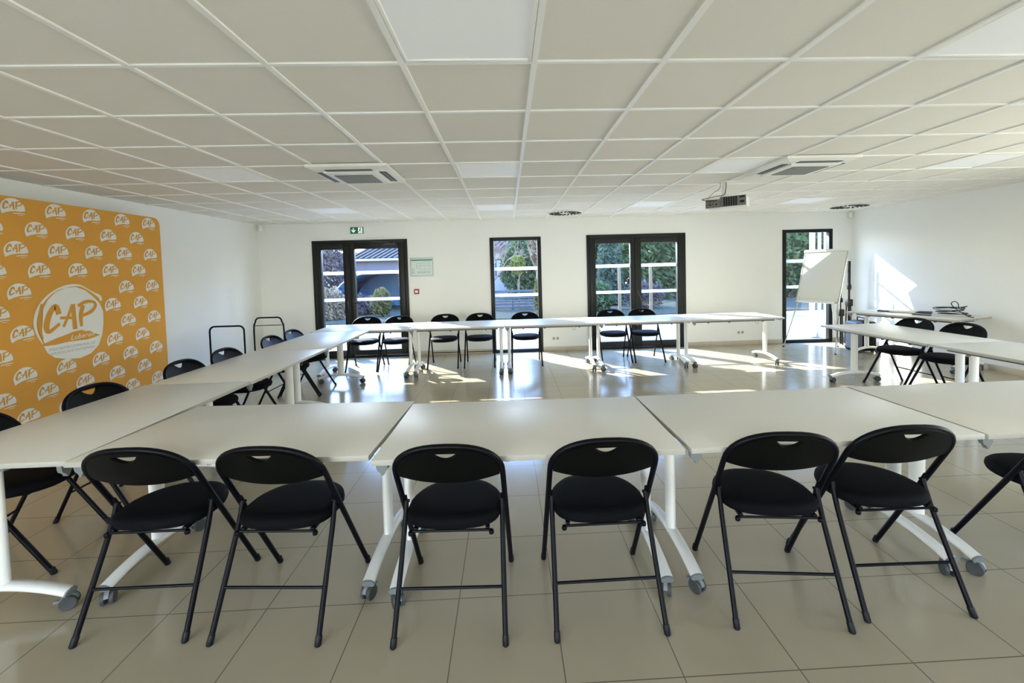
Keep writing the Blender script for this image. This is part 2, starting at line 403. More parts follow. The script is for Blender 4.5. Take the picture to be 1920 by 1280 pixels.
def double_door(name, label, x0, x1, zt, split, handle, closer=False):
    r = root(name, label)
    fr = MB(); frame_rect(fr, x0, x1, 0, zt, .065, YB - .02, YB + .07, wb=.02, wt=.065); fr.build('door_frame', M_ALU, r)
    for k, (a, b) in enumerate(((x0 + .062, split), (split, x1 - .062))):
        lf = frame_rect(MB(), a, b, .015, zt - .062, .10 if k == 0 else .105, YB - .03, YB + .055, wb=.13, wt=.105).build('door_leaf', M_ALU, r)
        MB().tube([(a + .012, YB - .036, .3), (a + .012, YB - .036, .42)], .009).build('hinge', M_HANDLE, lf) if k == 0 else MB().tube([(b - .012, YB - .036, .3), (b - .012, YB - .036, .42)], .009).build('hinge', M_HANDLE, lf)
        pane(a + .098, b - .10, .14, zt - .165, lf)
    MB().box((split, YB - .035, zt / 2), (.03, .014, zt - .14), bev=.003).build('meeting_stile', M_ALU, r)
    if handle == 'levers':
        for sx in (-.045, .06):
            h = MB(); h.box((split + sx, YB - .035, 1.0), (.03, .008, .20), bev=.003)
            h.tube([(split + sx, YB - .035, 1.02), (split + sx, YB - .075, 1.02), (split + sx * 3.1, YB - .075, 1.02)], .009)
            h.build('door_handle', M_HANDLE, r)
    else:
        h = MB(); h.box((split + .03, YB - .047, 1.03), (.03, .01, .17), bev=.004)
        h.tube([(split + .03, YB - .05, 1.05), (split + .03, YB - .085, 1.05), (split + .075, YB - .085, .93)], .010); h.build('door_handle', M_HANDLE, r)
    if closer:
        h = MB(); h.box((x1 - .42, YB - .055, zt - .085), (.46, .05, .045), bev=.008)
        h.bar((x1 - .3, YB - .06, zt - .055), (x1 - .62, YB - .06, zt - .03), .012, .02); h.build('door_closer', M_HANDLE, r)
double_door('door_1', 'dark double glazed door at the left with a narrow and a wide leaf', -3.565, -1.830, 2.185, -2.905, 'levers', True)
double_door('door_2', 'dark double glazed door right of centre with equal leaves', 1.515, 3.405, 2.175, 2.44, 'single')
for (o0, o1, zt) in OPEN_B: portal('daylight_opening', ((o0 + o1) / 2, YB + .3, zt / 2), (0, -1, 0), o1 - o0 + .3, zt + .2)

# added glazed bays, out of view: put in to give the room enough daylight
def bay(name, label, x0, x1, zt):
    r = root(name, label)
    frame_rect(MB(), x0, x1, 0, zt, .06, YF - .08, YF + .01).build('window_frame', M_ALU, r)
    MB().box(((x0 + x1) / 2, YF - .04, zt / 2), (.07, .07, zt - .12)).build('mullion', M_ALU, r)
    MB().box(((x0 + x1) / 2, YF - .05, zt / 2), (x1 - x0 - .12, .006, zt - .12)).build('glass_pane', M_GLASS, r, smooth=False)
    portal('daylight_opening', ((x0 + x1) / 2, YF - .3, zt / 2), (0, 1, 0), x1 - x0 + .2, zt + .2)
for k, (a, b, zt) in enumerate(OPEN_F): bay('window_%d' % (k + 3), 'added wide window behind the viewer for daylight', a, b, zt)
for k, (a, b, zt, WX, sg, lb) in enumerate([o + (XR, 1, 'added wide window in the right wall for daylight') for o in OPEN_R] + [o + (XL, -1, 'added wide window in the left wall for daylight') for o in OPEN_L]):
    r = root('window_%d' % (k + 5), lb)
    fr = MB()
    for y in (a + .03, b - .03, (a + b) / 2): fr.box((WX + sg * .04, y, zt / 2), (.09, .06, zt))
    for z in (.03, zt - .03): fr.box((WX + sg * .04, (a + b) / 2, z), (.088, b - a - .12, .06))
    fr.build('window_frame', M_ALU, r)
    MB().box((WX + sg * .05, (a + b) / 2, zt / 2), (.006, b - a - .12, zt - .12)).build('glass_pane', M_GLASS, r, smooth=False)
    portal('daylight_opening', (WX + sg * .3, (a + b) / 2, zt / 2), (-sg, 0, 0), b - a + .2, zt + .2)

# ------------------------------------------------------------------ folding chair
def make_chair():
    t = thing('folding_chair', '', 'chair')
    def side(z): return .262 - .575 * z
    # tube hoop: front legs that run up into the back
    pts = []
    for k in range(7):
        z = .0 + .680 * k / 6; pts.append((-.243 + .008 * k / 6, side(z), z))
    for k in range(1, 20):
        a = PI - PI * k / 20; ca, sa = math.cos(a), math.sin(a)
        x = .235 * math.copysign(abs(ca) ** .80, ca); z = .680 + .150 * abs(sa) ** .85
        pts.append((x, side(z) + .0, z))
    for k in range(6, -1, -1):
        z = .680 * k / 6; pts.append((.243 - .008 * k / 6, side(z), z))
    pts[0] = (-.243, side(.02), .02); pts[-1] = (.243, side(.02), .02)
    MB().tube(pts, .0125, n=10, up=(0, .87, .50)).build('tube_frame', M_BTUBE, t)
    for s in (-1, 1):
        h = (s * .222, -.030, .505)
        lg = MB().tube([h, (s * .222, -.042, .465), (s * .2235, -.068, .40), (s * .226, -.115, .30), (s * .230, -.185, .155), (s * .234, -.250, .020)], .0115, n=10).build('leg', M_BTUBE, t)
        c = MB(); c.tube([(s * .2335, -.243, .034), (s * .2345, -.2585, .004), (s * .2345, -.2595, .0)], [.0138, .0138, .010], n=10); c.build('foot_cap', M_BLK, lg)
        c = MB(); c.tube([(s * .2428, .247, .034), (s * .243, .2605, .004), (s * .243, .261, .0)], [.0148, .0148, .011], n=10); c.build('front_foot_cap', M_BLK, t)
        b = MB(); b.bar((s * .232, -.006, .465), (s * .226, -.046, .535), .022, .012, bev=.003)
        b.tube([(s * .248, -.030, .503), (s * .208, -.030, .503)], .007, n=8); b.build('hinge_bracket', M_BTUBE, t)
    MB().tube([(-.229, -.170, .188), (.229, -.170, .188)], .0065, n=8).build('stretcher', M_BTUBE, t)
    # padded seat: rounded, wide at the rear
    def seat_ring(k, z):
        R = []
        for j in range(36):
            a = 2 * PI * j / 36; c, s_ = math.cos(a), math.sin(a)
            x = .220 * math.copysign(abs(c) ** .72, c); y = .195 * math.copysign(abs(s_) ** (.55 if s_ < 0 else .85), s_)
            x *= 1 - .16 * max(0, s_)
            tilt = -.010 * (y / .2)
            R.append((x * k, .040 + y * k, z + tilt * .35))
        return R
    sm = MB(); sm.loft([seat_ring(.90, .425), seat_ring(.97, .432), seat_ring(1.0, .448), seat_ring(.985, .466), seat_ring(.92, .479), seat_ring(.75, .486), seat_ring(.40, .489)])
    sm.build('seat', M_BSEAT, t)
    sp = MB()
    for s in (-1, 1):
        sp.bar((s * .16, -.13, .423), (s * .15, .13, .423), .018, .018, bev=.003)
        sp.lathe([(0, -.012), (.010, -.008), (.012, 0), (.010, .008), (0, .012)], 0, 10, Matrix.Translation((s * .178, -.135, .412)))
    sp.tube([(-.182, -.130, .418), (.182, -.130, .418)], .006, n=8)
    sp.build('seat_support', M_BTUBE, t)
    # backrest panel with a half-moon grip slot, bowed to the rear
    NX = 40
    def top_z(x): return .680 + .150 * max(0.0, 1 - (abs(x) / .235) ** 2.5) ** (.85 / 1.6) - .004
    def bot_z(x): return .672 - .036 * max(0.0, 1 - (abs(x) / .225) ** 2.2)
    def bow(x): return -.022 * (1 - (x / .225) ** 2)
    def pt(x, z, d): return (x, .262 - .575 * z + bow(x) + d, z + d * .5)
    bk = MB()
    xs = [-.222 + .444 * k / NX for k in range(NX + 1)]
    SW = .056
    def stacks(x):
        t_, b_ = top_z(x), bot_z(x)
        zs = .830 - .022
        if abs(x) < SW: lo, hi = zs - .036 * (1 - (x / SW) ** 2), zs
        else: lo = hi = zs - .0
        lo = max(b_ + .004, min(lo, t_ - .003)); hi = max(lo, min(hi, t_ - .002))
        mid = b_ + (lo - b_) * .5
        return b_, mid, lo, hi, t_
    g = {}
    for fb, d in ((0, -.006), (1, .006)):
        for k, x in enumerate(xs):
            for q, z in enumerate(stacks(x)):
                puff = (.004 if q == 1 else 0) * (1 if fb else -1)
                g[fb, k, q] = bk.bm.verts.new(pt(x, z, d + puff))
    def q4(*v):
        try: bk.bm.faces.new(v)
        except ValueError: pass
    for k in range(NX):
        slot = abs(xs[k] + xs[k + 1]) / 2 < SW - .002
        for q in range(4):
            if q == 2:
                if slot:
                    for qq in (2, 3): q4(g[0, k, qq], g[0, k + 1, qq], g[1, k + 1, qq], g[1, k, qq])
                    continue
            for fb in (0, 1): q4(g[fb, k, q], g[fb, k + 1, q], g[fb, k + 1, q + 1], g[fb, k, q + 1])
        for q in (0, 4): q4(g[0, k, q], g[0, k + 1, q], g[1, k + 1, q], g[1, k, q])
    for k in (0, NX):
        for q in range(4): q4(g[0, k, q], g[0, k, q + 1], g[1, k, q + 1], g[1, k, q])
    bmesh.ops.remove_doubles(bk.bm, verts=bk.bm.verts, dist=.0004)
    bmesh.ops.dissolve_degenerate(bk.bm, edges=bk.bm.edges, dist=.0003)
    bk.build('backrest', M_BPLAST, t, angle=.6)
    return t
chair0 = make_chair(); first = [True]
def place_chair(x, y, facing, label, group):
    """facing: angle of the seat's forward direction, 0 = away from the viewer (+y), positive turns to the right"""
    o = chair0 if first[0] else copy_tree(chair0); first[0] = False
    o.location = (x, y, 0); o.rotation_euler = (0, 0, -math.radians(facing)); o['label'] = label; o['group'] = group; return o
NEAR = [(-1.660, 2.078, 0.4, 'black folding chair at the left end of the near row, beside the corner table'),
        (-1.055, 2.034, 4.0, 'black folding chair turned slightly right, second from the left in the near row'),
        (-.272, 1.976, 2.2, 'black folding chair just right of the gap between the first two near tables'),
        (.401, 1.972, -.4, 'black folding chair seen square from behind, left of the hanging grey latch'),
        (1.203, 1.956, 6.3, 'black folding chair right of the hanging grey latch, its seat overlapped by a neighbour'),
        (1.755, 1.976, 1.1, 'black folding chair with the highest backrest in the near row, overlapping its left neighbour'),
        (2.720, 2.000, 0., 'black folding chair cut off by the right edge of the photo')]
for x, y, f, l in NEAR: place_chair(x, y, f, l, 'chairs with their backs to the viewer')
LEFT = [(-2.785, 2.47, 74, 'black folding chair at the near left corner, its seat showing under the corner table'),
        (-2.71, 3.04, 90, 'black folding chair at the left tables in front of the lower orange banner'),
        (-2.71, 3.85, 90, 'black folding chair at the left tables by the right edge of the orange banner'),
        (-2.71, 4.42, 90, 'black folding chair standing in front of the nearer black hoop trolley'),
        (-2.71, 5.265, 90, 'black folding chair in front of the trolley with the crossbar'),
        (-2.72, 5.81, 90, 'black folding chair at the far end of the left tables, next to the glazed door')]
for x, y, f, l in LEFT: place_chair(x, y, f, l, 'chairs along the left tables')
FAR = [(-2.36, 7.04, 178, 'black folding chair in front of the narrow leaf of the left glazed door'),
       (-1.83, 7.02, 182, 'black folding chair in front of the right frame of the left glazed door'),
       (-1.065, 7.06, 180, 'black folding chair against the white wall, below the red alarm box'),
       (-.475, 7.05, 180, 'black folding chair just left of the narrow middle window'),
       (.29, 7.02, 180, 'black folding chair in front of the narrow middle window'),
       (1.755, 7.03, 180, 'black folding chair before the left leaf of the right hand double door'),
       (2.285, 7.00, 180, 'black folding chair before the middle of the right hand double door')]
for x, y, f, l in FAR: place_chair(x, y, f, l, 'chairs behind the far tables facing the viewer')
RIGHT = [(4.80, 5.00, 268, 'black folding chair on the right side, the one nearer the flip chart'),
         (4.86, 4.50, 270, 'black folding chair on the right side, below the coil of cable')]
for x, y, f, l in RIGHT: place_chair(x, y, f, l, 'chairs along the right tables')

# ------------------------------------------------------------------ folding conference table
TW, TD, TZ = 1.396, .80, .74
def make_table():
    t = thing('folding_table', '', 'table')
    tb = MB(); tb.box((0, 0, TZ - .0125), (TW, TD, .025), 0, bev=.003)
    tb.bm.normal_update()
    for f in tb.bm.faces:
        if abs(f.normal.z) < .5: f.material_index = 1
    tb.build('tabletop', [M_TOP, M_EDGE_SHADED], t)
    rl = MB()
    for y in (-.30, .30): rl.box((0, y, TZ - .040), (TW - .20, .030, .030), bev=.003)
    for x in (-.42, -.1, .42):
        for y in (-.30, .30): rl.box((x, y, TZ - .060), (.022, .024, .014), bev=.003)
    rl.build('under_rail', M_RAIL, t)
    for s in (-1, 1):
        X = s * (TW / 2 - .06)
        lg = MB().tube([(X, 0, .115), (X, 0, TZ - .03)], .024, n=20, r2=.044, up=(1, 0, 0)).build('leg', M_WMET, t)
        MB().box((X - s * .03, 0, TZ - .040), (.11, .16, .028), bev=.006).build('top_bracket', M_GREY, lg)
        ft = MB(); pts = []; rs = []
        for k in range(13):
            u = -1 + 2 * k / 12; pts.append((X, .315 * u, .128 - .046 * u * u)); rs.append(.020)
        ft.tube(pts, rs, n=14, r2=.030, up=(0, 0, 1)); foot = ft.build('foot', M_WMET, t)
        for q in (-1, 1):
            MB().tube([(X, q * .312, .0825), (X, q * .320, .080)], [.021, .021], n=14, r2=.031, up=(0, 0, 1)).build('end_cap', M_GREY, foot)
            a = (.35 if s > 0 else -.5) * q
            R = Matrix.Translation((X, q * .292, 0)) @ Matrix.Rotation(a, 4, 'Z')
            ca = MB(); ca.lathe([(0, .074), (.011, .074), (.011, .092), (0, .092)], 0, 12, R)
            # hood over the twin wheels
            hood = [(.026 * math.cos(b) * 1.15, .034 + .040 * math.sin(b)) for b in [PI * k / 12 for k in range(13)]]
            poly = [(.034 * math.cos(b) - .012, .036 + .037 * math.sin(b)) for b in [PI * .95 * k / 12 for k in range(13)]] + [(-.02, .036)]
            H = R @ Matrix(((0, 0, 1, -.009), (1, 0, 0, 0), (0, 1, 0, 0), (0, 0, 0, 1)))
            ca.prism(poly, .018, 0, H)
            ca.box((0, .030, .045), (.020, .024, .012), 0, bev=.003, M=R)
            cast = ca.build('caster', M_GREY, t)
            wh = MB()
            for w in (-.017, .017):
                W = R @ Matrix.Translation((w, -.012, .033)) @ Matrix.Rotation(PI / 2, 4, 'Y')
                wh.lathe([(0, -.008), (.022, -.008), (.030, -.009), (.033, -.006), (.033, .006), (.030, .009), (.022, .008), (0, .008)], 0, 20, W)
            wh.build('wheel', M_DGREY, cast)
    # tilting lever under one front corner, coupling plate under the other
    lv = MB(); P = [(-.026, 0), (.034, 0), (.026, -.018), (.030, -.026), (.018, -.040), (.010, -.056), (.002, -.060), (-.006, -.044), (-.020, -.034), (-.024, -.022)]
    lv.prism(P, .022, 0, Matrix.Translation((-TW / 2 + .035, -TD / 2 + .055, TZ - .026)) @ Matrix.Rotation(PI / 2, 4, 'X')); lv.build('release_lever', M_GREY, t)
    cp = MB(); cp.box((TW / 2 - .05, -TD / 2 + .07, TZ - .031), (.085, .04, .012), bev=.003); cp.box((TW / 2 - .03, -TD / 2 + .07, TZ - .04), (.03, .03, .012), bev=.003); cp.build('coupling_plate', M_GREY, t)
    MB().tube([(.31, -.285, TZ - .045), (.325, -.287, TZ - .095), (.335, -.288, TZ - .103), (.345, -.288, TZ - .103), (.355, -.287, TZ - .095), (.37, -.285, TZ - .045)], .0025, n=6).build('cable_hook', M_WIRE, t)
    return t
table0 = make_table(); tf = [True]
def place_table(x, y, rz, label, group):
    o = table0 if tf[0] else copy_tree(table0); tf[0] = False
    o.location = (x, y, 0); o.rotation_euler = (0, 0, math.radians(rz)); o['label'] = label; o['group'] = group; return o
place_table(-1.326, 2.345, -2.6, 'white wheeled table at the left of the near row, below the two leftmost chair backs', 'tables of the near row')
place_table(.083, 2.250, -.8, 'white wheeled table of the near row in front of the two central chairs', 'tables of the near row')
place_table(1.496, 2.256, .9, 'white wheeled table of the near row with the hanging grey latch at its corner', 'tables of the near row')
place_table(2.907, 2.268, .4, 'white wheeled table of the near row running out of the right edge', 'tables of the near row')
place_table(-2.442, 2.690, 90, 'white wheeled table at the near left corner, its leg cut by the left edge', 'tables of the left side')
place_table(-2.425, 4.092, 90, 'white wheeled table of the left side, the middle one of three', 'tables of the left side')
place_table(-2.410, 5.494, 90, 'white wheeled table of the left side farthest back, with a blue sky sheen', 'tables of the left side')
place_table(-2.155, 6.605, 0, 'white wheeled table of the far row in front of the left glazed door', 'tables of the far row')
place_table(-.754, 6.605, 0, 'white wheeled table of the far row below the red alarm box', 'tables of the far row')
place_table(.645, 6.605, 0, 'white wheeled table of the far row in front of the middle window', 'tables of the far row')
place_table(2.045, 6.605, 0, 'white wheeled table of the far row before the right hand double door', 'tables of the far row')
place_table(3.447, 6.605, 0, 'white wheeled table at the right end of the far row', 'tables of the far row')
place_table(4.440, 4.640, 90, 'white wheeled table of the right side, nearest the flip chart', 'tables of the right side')
place_table(4.440, 3.238, 90, 'white wheeled table of the right side cut by the right edge', 'tables of the right side')
pc = Vector((5.498, 6.71)); dv = Vector((.288, -.958)).normalized(); nv = Vector((-dv.y, dv.x))
pcen = pc + dv * .70 + nv * .40
PT_RZ = math.degrees(math.atan2(dv.y, dv.x))
place_table(pcen.x, pcen.y, PT_RZ, 'white wheeled table askew against the right wall, carrying the cable', 'side table')

# ------------------------------------------------------------------ orange banner wall with printed emblems
bn = thing('banner_wall', 'orange fabric banner wall printed with a repeated white emblem', 'banner', (-4.35, 4.04, 0))
BX = 0.0
def rrect(y0, y1, z0, z1, r, n=8):
    P = []
    for cy, cz, a0 in ((y1 - r, z1 - r, 0), (y0 + r, z1 - r, 90), (y0 + r, z0 + r, 180), (y1 - r, z0 + r, 270)):
        for k in range(n + 1):
            a = math.radians(a0 + 90 * k / n); P.append((cy + r * math.cos(a), cz + r * math.sin(a)))
    return P
YZX = Matrix(((0, 0, 1, 0), (1, 0, 0, 0), (0, 1, 0, 0), (0, 0, 0, 1)))      # (y, z) outline, extruded along +x
BY0, BY1 = -1.50, 1.515
MB().prism(rrect(BY0, BY1, .03, 2.325, .09), .030, 0, Matrix.Translation((-.032, 0, 0)) @ YZX).build('banner_fabric', M_ORANGE, bn)
MB().prism(rrect(BY0 - .006, BY1 + .006, .024, 2.331, .095), .012, 0, Matrix.Translation((-.046, 0, 0)) @ YZX).build('banner_edge', M_PWHITE, bn)
ft = MB()
for y in (BY0 + .25, BY1 - .25): ft.box((0, y, .012), (.09, .05, .024), bev=.004)
ft.build('banner_foot', M_BTUBE, bn)
C_ = [(4.276, 1.248, .0497), (4.26, 1.315, .0497), (4.233, 1.318, .0497), (4.188, 1.25, .0511), (4.158, 1.154, .0532), (4.161, 1.1, .0426), (4.191, 1.096, .0355), (4.277, 1.157, .027)]
A1 = [(4.41, 1.332, .0284), (4.359, 1.217, .0284), (4.309, 1.12, .0249)]
A2 = [(4.414, 1.336, .0426), (4.417, 1.211, .044), (4.421, 1.082, .0462)]
A3 = [(4.284, 1.211, .0284), (4.434, 1.198, .0284)]
P1 = [(4.515, 1.316, .0426), (4.485, 1.219, .0426), (4.485, 1.104, .0298)]
P2 = [(4.461, 1.313, .0298), (4.541, 1.349, .0355), (4.62, 1.345, .0284), (4.646, 1.307, .0327), (4.597, 1.246, .0355), (4.484, 1.204, .0284)]
SWOOSH = [(4.117, .983), (4.219, 1.016), (4.332, 1.042), (4.406, 1.061), (4.49, 1.068), (4.519, 1.049), (4.566, 1.046), (4.605, 1.021), (4.677, .986), (4.601, .97), (4.537, .96), (4.356, .968), (4.222, .958), (4.135, .962)]
RING = [(4.117, .983, .0085), (4.074, 1.089, .0213), (4.063, 1.194, .0284), (4.099, 1.316, .0284), (4.173, 1.415, .0213), (4.279, 1.489, .0178), (4.394, 1.521, .0249), (4.484, 1.521, .0178), (4.551, 1.492, .0114), (4.635, 1.437, .0142), (4.698, 1.393, .0319), (4.715, 1.348, .0213)]
DISC = [(4.136, .966), (4.12, 1.025), (4.117, 1.117), (4.13, 1.214), (4.14, 1.312), (4.185, 1.393), (4.256, 1.461), (4.35, 1.5), (4.452, 1.507), (4.549, 1.468), (4.624, 1.402), (4.693, 1.325), (4.728, 1.234), (4.724, 1.113), (4.703, .994), (4.652, .881), (4.566, .81), (4.447, .784), (4.315, .804), (4.213, .836), (4.15, .892), (4.122, .961)]
def catmull(P, n=4):
    out = []
    for i in range(len(P) - 1):
        p0, p1, p2, p3 = P[max(i - 1, 0)], P[i], P[i + 1], P[min(i + 2, len(P) - 1)]
        for k in range(n):
            t = k / n; out.append(tuple(.5 * (2 * b + (c - a) * t + (2 * a - 5 * b + 4 * c - d) * t * t + (3 * b - a - 3 * c + d) * t ** 3) for a, b, c, d in zip(p0, p1, p2, p3)))
    out.append(P[-1]); return out
def stroke(mb, P, lev, mi, fn=lambda y, z: (y, z), sc=1.0, n=4):
    """brush stroke as a flat ribbon printed on the fabric"""
    if len(P) > 2: P = catmull(P, n)
    L = []; Rr = []
    for i, p in enumerate(P):
        a = P[max(i - 1, 0)]; b = P[min(i + 1, len(P) - 1)]
        d = Vector((b[0] - a[0], b[1] - a[1])).normalized(); nn = Vector((-d.y, d.x)) * p[2] / 2
        L.append(fn(p[0] + nn.x, p[1] + nn.y)); Rr.append(fn(p[0] - nn.x, p[1] - nn.y))
    for i in range(len(P) - 1):
        vs = [mb.bm.verts.new((lev, q[0], q[1])) for q in (Rr[i], Rr[i + 1], L[i + 1], L[i])]
        f = mb.bm.faces.new(vs); f.material_index = mi
def flat(mb, P, lev, mi):
    vs = [mb.bm.verts.new((lev, y, z)) for y, z in P]; f = mb.bm.faces.new(vs); f.material_index = mi
    if f.normal.x < 0 or True: f.normal_update()
    bmesh.ops.triangulate(mb.bm, faces=[f])
OY = 4.04
def big(y, z): return (y - OY, z)
eb = MB()
flat(eb, [big(*p) for p in DISC], .0008, 0); stroke(eb, RING, .0009, 0, big)
for k_, s_ in enumerate((C_, A1, A2, A3, P1, P2)): stroke(eb, s_, .0016 + .0002 * k_, 1, big)
flat(eb, [big(*p) for p in SWOOSH], .0014, 1)
stroke(eb, [(4.13, 1.36, .018), (4.105, 1.25, .026), (4.10, 1.13, .026), (4.12, 1.03, .012)], .0012, 1, big)
eb.build('main_emblem', [M_PWHITE, M_PORANGE], bn, smooth=False, recalc=False)
def text_mesh(body, size, parent, name, material, M, shear=0.0, spacing=1.0):
    cu = bpy.data.curves.new('t', 'FONT'); cu.body = body; cu.size = size; cu.shear = shear; cu.space_character = spacing; cu.align_x = 'CENTER'; cu.align_y = 'CENTER'; cu.extrude = .0002; cu.resolution_u = 2
    o = bpy.data.objects.new('t', cu); COL.objects.link(o)
    dg = bpy.context.evaluated_depsgraph_get(); dg.update()
    me = bpy.data.meshes.new_from_object(o.evaluated_get(dg)); bpy.data.objects.remove(o); bpy.data.curves.remove(cu)
    me.name = name; me.transform(M); me.materials.clear(); me.materials.append(material)
    r = bpy.data.objects.new(name, me); COL.objects.link(r); r.parent = parent; return r
text_mesh('Luberon', .070, bn, 'emblem_name', M_PWHITE, Matrix.Translation((.0022, 4.490 - OY, 1.006)) @ Matrix.Rotation(.04, 4, 'X') @ YZX, .35, 1.05)
text_mesh('PÔLE INTERCOMMUNAL DE', .036, bn, 'emblem_small_print', M_PGREY, Matrix.Translation((.0018, 4.39 - OY, .917)) @ YZX, .1)
text_mesh('SERVICES AUX ENTREPRISES', .035, bn, 'emblem_small_print', M_PGREY, Matrix.Translation((.0018, 4.39 - OY, .875)) @ YZX, .1)
lg = MB()
def mini(cy, cz):
    R = .096
    arc = [(cy + R * math.cos(math.radians(a)), cz - .012 + R * .98 * math.sin(math.radians(a))) for a in range(-6, 207, 12)]
    low = [(cy - R * .90, cz - .062), (cy - R * .45, cz - .042), (cy + R * .1, cz - .030), (cy + R * .6, cz - .030)]
    flat(lg, [(y - OY, z) for y, z in arc + low], .0008, 0)
    k = .285
    fn = lambda y, z: (cy + (y - 4.40) * k * 1.05 - OY, cz + .018 + (z - 1.215) * k)
    for k_, s_ in enumerate((C_, A1, A2, A3, P1, P2)): stroke(lg, s_, .0014 + .0002 * k_, 1, fn, n=2)
    stroke(lg, [(cy + .0, cz - .052, .006), (cy + .05, cz - .046, .008), (cy + .095, cz - .048, .004)], .0008, 0, lambda y, z: (y - OY, z), n=2)
    stroke(lg, [(cy + .035, cz - .064, .004), (cy + .075, cz - .062, .004)], .0008, 0, lambda y, z: (y - OY, z), n=2)
for q in range(0, 12):
    zc = 2.230 - .1886 * q
    for k in range(-5, 6):
        yc = 3.955 + .3575 * k + (.176 if q % 2 else 0)
        if yc - .11 < OY + BY0 or yc + .10 > OY + BY1 or zc < .16: continue
        if math.hypot(yc - 4.40, zc - 1.16) < .43: continue
        mini(yc, zc)
lg.build('small_emblems', [M_PWHITE, M_PORANGE], bn, smooth=False, recalc=False)

# ------------------------------------------------------------------ platform trolleys by the left wall
def trolley(x, y, zt, w, cross, label, rz=0):
    t = thing('platform_trolley', label, 'trolley', (x, y, 0), rz, 'trolleys parked by the left wall')
    hb = MB(); b = .0 if not cross else .03
    pts = [(-w / 2, 0, .14), (-w / 2, 0, zt - .22), (-w / 2 + b * .2, .0, zt - .12)]
    pts += [(-w / 2 + b + .07 * (1 - math.cos(a)), 0, zt - .07 + .07 * math.sin(a)) for a in (0, .4, .8, 1.2, PI / 2)]
    q = [(-p[0], p[1], p[2]) for p in pts[::-1]]
    hb.tube(pts + q, .0125, n=10, up=(0, 1, 0)); hb.build('push_handle', M_BTUBE, t)
    if cross: MB().tube([(-w / 2, 0, zt - .13), (w / 2, 0, zt - .13)], .006, n=8).build('crossbar', M_BTUBE, t)
    MB().box((0, .32, .135), (w + .04, .72, .03), bev=.008).build('platform', M_DGREY, t)
    for sx in (-1, 1):
        for yy in (.05, .59):
            c = MB(); c.box((sx * (w / 2 - .05), yy, .105), (.05, .06, .03), bev=.004); c.tube([(sx * (w / 2 - .05) - .014, yy, .05), (sx * (w / 2 - .05) + .014, yy, .05)], .05, n=18); c.build('wheel', M_DGREY, t)
trolley(-4.10, 6.33, .85, .49, False, 'black hoop push handle of a trolley, plain and nearer, against the left wall', 0)
trolley(-3.99, 7.22, .875, .49, True, 'black hoop push handle with a thin crossbar, in the far left corner', 0)

# ------------------------------------------------------------------ ceiling fixtures
def light_panel(i, j, label):
    x, y = CX0 + (i + .5) * CT, CY0 + (j + .5) * CT
    t = thing('ceiling_light', label, 'light', (x, y, ZC), 0, 'square ceiling light panels')
    f = MB(); h = CT / 2 - .014
    for s in (-1, 1):
        f.box((s * (h - .008), 0, .006), (.016, 2 * h, .014), bev=.002); f.box((0, s * (h - .008), .006), (2 * h - .032, .016, .014), bev=.002)
    f.build('panel_frame', M_GRID, t)
    MB().box((0, 0, .010), (2 * h - .030, 2 * h - .030, .008)).build('diffuser', M_DIFF, t, smooth=False)
LL = {(-1, -1): 'large square light panel overhead at the top centre of the photo', (3, -1): 'square light panel overhead in the top right corner',
      (-5, 3): 'square ceiling light panel left of the left air conditioner', (-1, 3): 'square ceiling light panel between the air conditioner and the projector',
      (3, 3): 'square ceiling light panel touching the right air conditioner, above the projector', (7, 3): 'square ceiling light panel at the right, near the right wall',
      (-5, 7): 'square ceiling light panel near the far wall above the left door', (-1, 7): 'square ceiling light panel near the far wall above the middle window',
      (3, 7): 'square ceiling light panel near the far wall, left of the projector', (7, 7): 'square ceiling light panel near the far wall, right of the projector', (-5, -1): 'square ceiling light panel overhead out at the left', (7, -1): 'square ceiling light panel overhead out at the right'}
for ij in LIGHT_T:
    light_panel(*ij, LL[ij])

def cassette(i, j, label):
    x, y = CX0 + (i + .5) * CT, CY0 + (j + .5) * CT - .02
    t = thing('air_conditioner', label, 'air conditioner', (x, y, ZC), 0, 'ceiling air conditioner cassettes')
    P = MB(); h = .345
    sq = ((-1, -1), (1, -1), (1, 1), (-1, 1))
    P.loft([[(sx * h, sy * h, .0) for sx, sy in sq], [(sx * h, sy * h, -.024) for sx, sy in sq], [(sx * (h - .02), sy * (h - .02), -.032) for sx, sy in sq],
            [(sx * .30, sy * .30, -.040) for sx, sy in sq], [(sx * .235, sy * .235, -.040) for sx, sy in sq]]); P.build('panel', M_ACW, t, angle=.15)
    for k in range(4):
        R = Matrix.Rotation(k * PI / 2, 4, 'Z')
        MB().box((0, -.270, -.0385), (.40, .060, .008), M=R).build('air_slot', M_ACD, t)
        v = MB(); v.box((0, -.272, -.0430), (.395, .013, .004), M=R, bev=.001); v.build('louvre', M_GREY, t)
    b = MB(); b.loft([[(sx * .236, sy * .236, -.036) for sx, sy in sq], [(sx * .236, sy * .236, -.052) for sx, sy in sq], [(sx * .222, sy * .222, -.060) for sx, sy in sq]]); b.build('centre_panel', M_ACW, t, angle=.15)
    g = MB(); g.box((0, 0, -.0605), (.335, .335, .004)); g.build('grille_backing', M_ACD, t)
    g = MB()
    for k in range(15): g.box((-.161 + .023 * k, 0, -.0635), (.013, .335, .003))
    for k in range(7): g.box((0, -.15 + .05 * k, -.064), (.335, .006, .003))
    g.build('grille', M_ACG, t)
cassette(-3, 3, 'white ceiling air conditioner cassette on the left')
cassette(4, 3, 'white ceiling air conditioner cassette on the right, above the projector')

